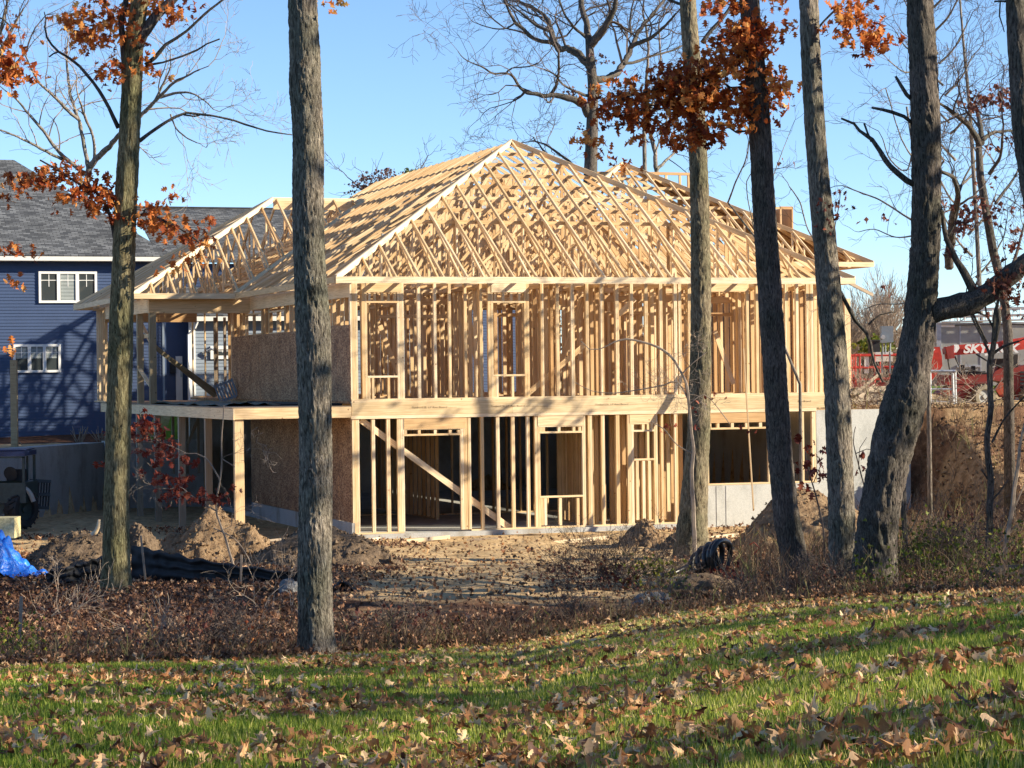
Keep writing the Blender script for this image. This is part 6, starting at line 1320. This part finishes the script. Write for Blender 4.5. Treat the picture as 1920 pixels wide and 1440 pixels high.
# grey box truck with ladder rack
Yb = 84
def bp(x, y, d=0): return Vector(P(x, y, Yb + d))
def bbx(mb, x0, x1, y0, y1, d0, d1): a = bp(x0, y1); b_ = bp(x1, y0); mb.wbox(a.x, b_.x, Yb + d0, Yb + d1, a.z, b_.z)
t = thing('work_trailer', 'dusty grey box trailer with a white ladder rack on its roof behind the red machine', 'trailer', (bp(1840, 760).x, Yb, gm))
m = MB(); bbx(m, 1762, 1975, 608, 724, 0, 2.4); m.build('box_body', M['grey_paint'], t)
m = MB(); bbx(m, 1757, 1764, 604, 700, -.05, .05); bbx(m, 1757, 1975, 603, 609, -.06, 2.45); bbx(m, 1800, 1801, 610, 720, -.015, 0); bbx(m, 1838, 1839, 610, 720, -.015, 0); bbx(m, 1794, 1838, 684, 689, -.04, 0); m.build('trim', M['galv'], t)
m = MB()
for y, d in ((577, -.3), (590, -.3), (600, -.3), (580, .5), (592, .5)): m.tube([bp(1765, y + 4, d), bp(1975, y - 2, d)], .035, 6)
for x in range(1770, 1975, 13): m.tube([bp(x, 577 if x % 2 else 590, -.3), bp(x, 601, -.3)], .022, 5)
m.build('ladder_rack', M['galv'], t)
m = MB(); bbx(m, 1764, 1790, 609, 613.5, -.02, -.01); m.build('sign_strip', M['white'], t)
for x in (1800, 1900): wheel(t, bp(x, 742, .2), .38, .25, (0, -1, 0), 'black', 'grey_paint')
# white scaffold end frame at the top of the bank
YS = 72; t = thing('work_trestle', 'white metal trestle standing at the top of the excavated bank', 'trestle', (P(1765, 768, YS)[0], YS, hz(P(1765, 768, YS)[0], YS))); m = MB()
def sp_(x, y, d=0): return Vector(P(x, y, YS + d))
for x0, y0, x1, y1, r, d in ((1744, 698, 1745, 768, .04, 0), (1786, 700, 1788, 768, .045, 0), (1791, 696, 1792, 768, .04, .5), (1735, 696, 1792, 696, .045, 0), (1744, 730, 1788, 730, .035, 0), (1744, 752, 1788, 754, .02, 0)): m.tube([sp_(x0, y0, d), sp_(x1, y1, d)], r, 7)
m.build('frame', M['galv'], t)
m = MB(); a = sp_(1749, 766); b_ = sp_(1780, 754); m.wbox(a.x, b_.x, YS - .3, YS + .4, a.z - .05, b_.z); tag(m.build('timber_block', M['wood_new']), 'short stack of new timber under the white trestle', 'timber')
# meter enclosure on posts
t = thing('meter_box', 'grey electric meter enclosure with round dial on posts left of the leaning oak', 'meter box', (P(1665, 700, 78)[0], 78, 3.0)); 
def qp(x, y, d=0): return Vector(P(x, y, 78 + d))
def qb(mb, x0, x1, y0, y1, d0, d1): a = qp(x0, y1); b_ = qp(x1, y0); mb.wbox(a.x, b_.x, 78 + d0, 78 + d1, a.z, b_.z)
m = MB(); qb(m, 1653, 1675, 611, 642, 0, .35); m.build('cabinet', M['meter'], t); m = MB(); qb(m, 1650, 1661, 625, 643, -.18, -.005); mb_ = m.build('meter_socket', M['meter'], t)
m = MB(); m.cyl(qp(1655.5, 632, -.22), (0, 1, 0), .07, .08, 16); m.build('dial', M['galv'], mb_)
m = MB()
for x in (1655, 1660, 1669): m.tube([qp(x, 642, .1), qp(x, 664, .1)], .03, 6)
qb(m, 1654, 1656, 660, 700, .1, .2); qb(m, 1669, 1671, 660, 700, .1, .2); m.build('conduit', M['meter'], t)
t = thing('dumpster', 'dark refuse bin beside the grey meter box', 'bin', (P(1640, 700, 82)[0], 82, 3.0)); m = MB(); a = P(1636, 657, 82); b_ = P(1650, 640, 82); m.wbox(a[0], b_[0], 82, 83, 3.0, b_[2]); m.wbox(a[0] - .05, b_[0] + .05, 81.95, 83.05, b_[2], b_[2] + .06); m.build('bin_body', M['black'], t)
# timber stack and brush pile at the rear corner of the site
for i, (x0, y0, x1, y1, Y, w) in enumerate(((1588, 735, 1662, 728, 73, .16), (1590, 748, 1690, 740, 72.6, .2), (1585, 760, 1700, 757, 72.2, .16), (1600, 741, 1650, 700, 72.4, .09), (1610, 745, 1640, 722, 72, .09))):
    m = MB(); m.beam(P(x0, y0, Y), P(x1, y1, Y + .8), .3 if i < 3 else .05, w, (0, 1, 0)); tag(m.build('scrap_board', M['old_wood']), ('uppermost weathered plank of the pile above the concrete wall', 'middle thick plank of the pile above the concrete wall', 'bottom long plank laid on top of the concrete wall', 'long stick leaning up from the plank pile', 'short stick leaning up from the plank pile')[i], 'board', 'old boards piled above the concrete wall')
m = MB()
for i in range(46):
    Y = R.uniform(70, 74); x = R.uniform(1590, 1690) if i % 3 else R.uniform(1735, 1905); c = P(x, 755, Y); g_ = hz(c[0], Y); grow(m, Vector((c[0], Y, g_ + .02)), Vector((R.choice((-1, 1)) * R.uniform(.3, 1), R.uniform(-.4, .4), R.uniform(.1, .6))), R.uniform(.7, 1.4), .018, 2, None, n=4, minr=.006, kink=.2)
tag(m.build('brush_pile', M['twig_pale']), 'tangle of cut pale branches heaped along the top of the bank', 'brush', kind='stuff')
# ================================================================ UNDERGROWTH
def stems(name, n, xr, Yf, hr, mat, lab, cat='undergrowth', lean=.35, w=.004, fork=True, hmul=None):
    V = []; Fq = []; ti = []
    m = MB()
    for i in range(n):
        x = R.uniform(*xr); Y = Yf(x); c = P(x, 1100, Y); X = c[0]; g_ = hz(X, Y); h_ = R.uniform(*hr); dx = R.gauss(0, lean); dy = R.gauss(0, lean); p = Vector((X, Y, g_ - .02)); k0 = len(V)
        seg = [p + Vector((dx * h_ * t * t, dy * h_ * t * t, h_ * t)) + Vector((R.gauss(0, .012), 0, 0)) for t in (0, .35, .7, 1)]; cw = R.uniform(.6, 1.5) * w
        for j, q in enumerate(seg): r = cw * (1 - j * .27); V += [(q.x - r, q.y, q.z), (q.x + r, q.y, q.z)]
        for j in range(3): Fq.append([k0 + 2 * j, k0 + 2 * j + 1, k0 + 2 * j + 3, k0 + 2 * j + 2])
        tt_ = R.random(); ti += [tt_] * 8
        if fork:
            for _ in range(R.choice((1, 2, 3))):
                k0 = len(V); s0 = seg[R.choice((1, 2))]; e = s0 + Vector((R.uniform(-.5, .5) * h_ * .6, R.uniform(-.3, .3) * h_, R.uniform(.1, .5) * h_)); mid = (s0 + e) / 2 + Vector((0, 0, -.03 * h_))
                for q, r in ((s0, cw * .6), (mid, cw * .5), (e, cw * .25)): V += [(q.x - r, q.y, q.z), (q.x + r, q.y, q.z)]
                Fq += [[k0, k0 + 1, k0 + 3, k0 + 2], [k0 + 2, k0 + 3, k0 + 5, k0 + 4]]; ti += [tt_] * 6
    o = npobj(name, np.array(V), np.array(Fq), M[mat], tint=np.array(ti)); return tag(o, lab, cat, kind='stuff')
def ey(x): 
    Y = 30
    for _ in range(6): Y = float(edge_y(P(x, 1100, Y)[0]))
    return Y
eyc = {x: ey(x) for x in range(-40, 1980, 20)}
def eyf(x): k = int((x + 40) // 20) * 20 - 40; return eyc.get(k, 34)
stems('dry_grass', 7000, (0, 1920), lambda x: eyf(x) + .1 + abs(R.gauss(0, .9)), (.05, .2), 'dry', 'dry brown grass and weeds fringing the lawn edge', lean=.3, w=.004, fork=False)
stems('undergrowth', 1500, (0, 1920), lambda x: eyf(x) + abs(R.gauss(0, 2.4 if not 640 < x < 1200 else 1.0)), (.12, .42), 'dry', 'thin brown stems of undergrowth behind the lawn', w=.005)
stems('bank_weeds', 1300, (1600, 1920), lambda x: R.uniform(54, 68), (.25, .8), 'dry', 'dry weeds and twigs growing on the excavated bank', w=.009)
stems('undergrowth_far', 1400, (1380, 1920), lambda x: eyf(x) + R.uniform(1, 19), (.2, .75), 'dry', 'tall dry weeds below the excavated bank at right', w=.006)
X = NR.uniform(-1, 1, 9000); n = 3000; xs = NR.uniform(0, 1920, n); Ys = np.array([eyf(x) for x in xs]) + np.abs(NR.normal(.5, 2.2, n)); Xs = np.array([P(x, 1100, y)[0] for x, y in zip(xs, Ys)])
lo = leaf_obj('undergrowth_leaves', leafpos(Xs, Ys, np.abs(NR.normal(0, .13, n)) + .03), NR.uniform(.03, .07, n), LT_SM, M['litter'], tint=NR.random(n)); tag(lo, 'small brown leaves held by the undergrowth', 'leaves', kind='stuff')
n = 1500; xs = NR.uniform(1600, 1920, n); Ys = np.array([eyf(x) for x in xs]) + NR.uniform(0, 12, n); Xs = np.array([P(x, 1100, y)[0] for x, y in zip(xs, Ys)])
lo = leaf_obj('weed_leaves', leafpos(Xs, Ys, np.abs(NR.normal(.2, .3, n)) + .03), NR.uniform(.04, .1, n), LT_SM, M['greenweed'], tint=NR.random(n) * .7); tag(lo, 'olive weed leaves in the rough at right', 'leaves', kind='stuff')
def shrub(label, x, y, Y, h_, n, blobs=(), lmat='leaf_brown', mat='twig', spread=.8, dep=2, name='shrub', lsize=(.04, .1), group=None, r=.008, kinks=.25):
    X = P(x, y, Y)[0]; t = thing(name, label, 'shrub', (X, Y, hz(X, Y)), group); m = MB()
    for k in range(n): xx = X + R.gauss(0, .12 * h_ * 2); grow(m, Vector((xx, Y + R.gauss(0, .15), hz(xx, Y) - .02)), Vector((R.gauss(0, spread), R.gauss(0, .4), 1)), h_ * R.uniform(.35, .6), r, dep, None, n=3, minr=.0025, kink=kinks, spread=.6)
    m.build('stem', M[mat], t)
    if blobs: leafy('foliage', blobs, Y, M[lmat], t, size=lsize, tmpl=LT_SM, dy=.4)
    return t
shrub('wide tangled bare bush in front of the sandy ground, middle of the picture', 1120, 1130, 39, 1.1, 26, [(1120, 1090, 90, 50, 420), (1060, 1080, 40, 40, 120)], spread=1.0, dep=3)
shrub('dense bush with some green leaves left of the black pipe coil', 1215, 1110, 39.5, 1.0, 20, [(1205, 1070, 50, 36, 330), (1235, 1085, 34, 30, 160)], 'greenweed', spread=.9, dep=3)
shrub('tangled pale stemmed bush at the left below the silt fence', 300, 1200, 27, .7, 14, [(300, 1180, 80, 45, 90)], mat='twig_pale', spread=.9, dep=2, r=.006)
shrub('arching bare briar left of the nearest trunk', 420, 1215, 26.5, .62, 18, [(420, 1180, 70, 45, 150)], spread=1.0, dep=3)
shrub('bare pale briar between the left oak and the left border', 110, 1150, 33, 1.0, 9, [(120, 1120, 60, 40, 40)], mat='twig_pale', spread=1.0, dep=2, r=.009)
shrub('upright bare pale stems right of the left oak', 500, 1170, 34, 1.2, 6, (), mat='twig_pale', spread=.6, dep=2, r=.009)
shrub('small oak shoot with pale orange leaves beside the nearest trunk', 462, 1235, 26, .3, 4, [(458, 1175, 24, 18, 18), (470, 1215, 12, 18, 9)], 'leaf_orange', spread=.4, dep=1, lsize=(.03, .06))
shrub('thorny bush at the right foot of the nearest trunk', 760, 1190, 29.5, .5, 14, [(760, 1160, 90, 30, 140)], spread=.8, dep=3)
shrub('thin bare shoot rising before the sandy ground', 680, 1130, 36, 1.2, 2, (), spread=.15, dep=2)
shrub('bare upright shoot at the middle of the sandy ground', 728, 1130, 37, 1.3, 2, (), spread=.15, dep=2)
shrub('yellow goldenrod plant left of the big dark boulder', 1265, 1160, 34.8, .5, 6, [(1264, 1110, 9, 30, 70), (1262, 1085, 12, 10, 40)], 'yellow', 'twig_pale', spread=.15, dep=1, lsize=(.03, .06)) if False else None
shrub('pale yellow weed left of the big dark boulder', 1265, 1160, 34.8, .5, 6, [(1264, 1110, 9, 34, 90), (1262, 1085, 13, 10, 50)], 'greenweed', 'twig_pale', spread=.15, dep=1, lsize=(.03, .07))
shrub('green leafy weed at the far left of the lawn edge', 20, 1240, 24.6, .45, 8, [(18, 1190, 26, 36, 260), (40, 1215, 22, 20, 90)], 'greenweed', 'twig', spread=.3, dep=1, lsize=(.03, .06))
shrub('small bush of bright red leaves below the pipe coil', 1368, 1105, 38.5, .4, 6, [(1365, 1082, 20, 14, 150), (1385, 1090, 14, 10, 60)], 'leaf_red', spread=.5, dep=1, lsize=(.05, .1))
shrub('dry weedy bush at the feet of the three right trunks', 1540, 1130, 36, .6, 16, [(1540, 1100, 60, 28, 120)], spread=.8, dep=3)
shrub('tall brown weeds between the leaning oak and the thin young tree', 1760, 1090, 37.5, 1.1, 22, [(1760, 1030, 70, 50, 330)], 'greenweed', spread=.6, dep=3)
shrub('brown bushy weeds at the foot of the bank near the right edge', 1830, 1050, 42, 1.3, 20, [(1830, 1000, 80, 50, 260)], 'leaf_brown', spread=.7, dep=3)
shrub('bare weeds along the lawn edge left of the stone pile', 1060, 1175, 32.5, .5, 14, [(1060, 1160, 80, 18, 80)], 'leaf_brown', spread=.6, dep=3)
shrub('bare weeds in front of the big dark boulder', 1380, 1155, 34.5, .5, 14, [(1380, 1140, 60, 18, 70)], 'leaf_brown', spread=.6, dep=3)
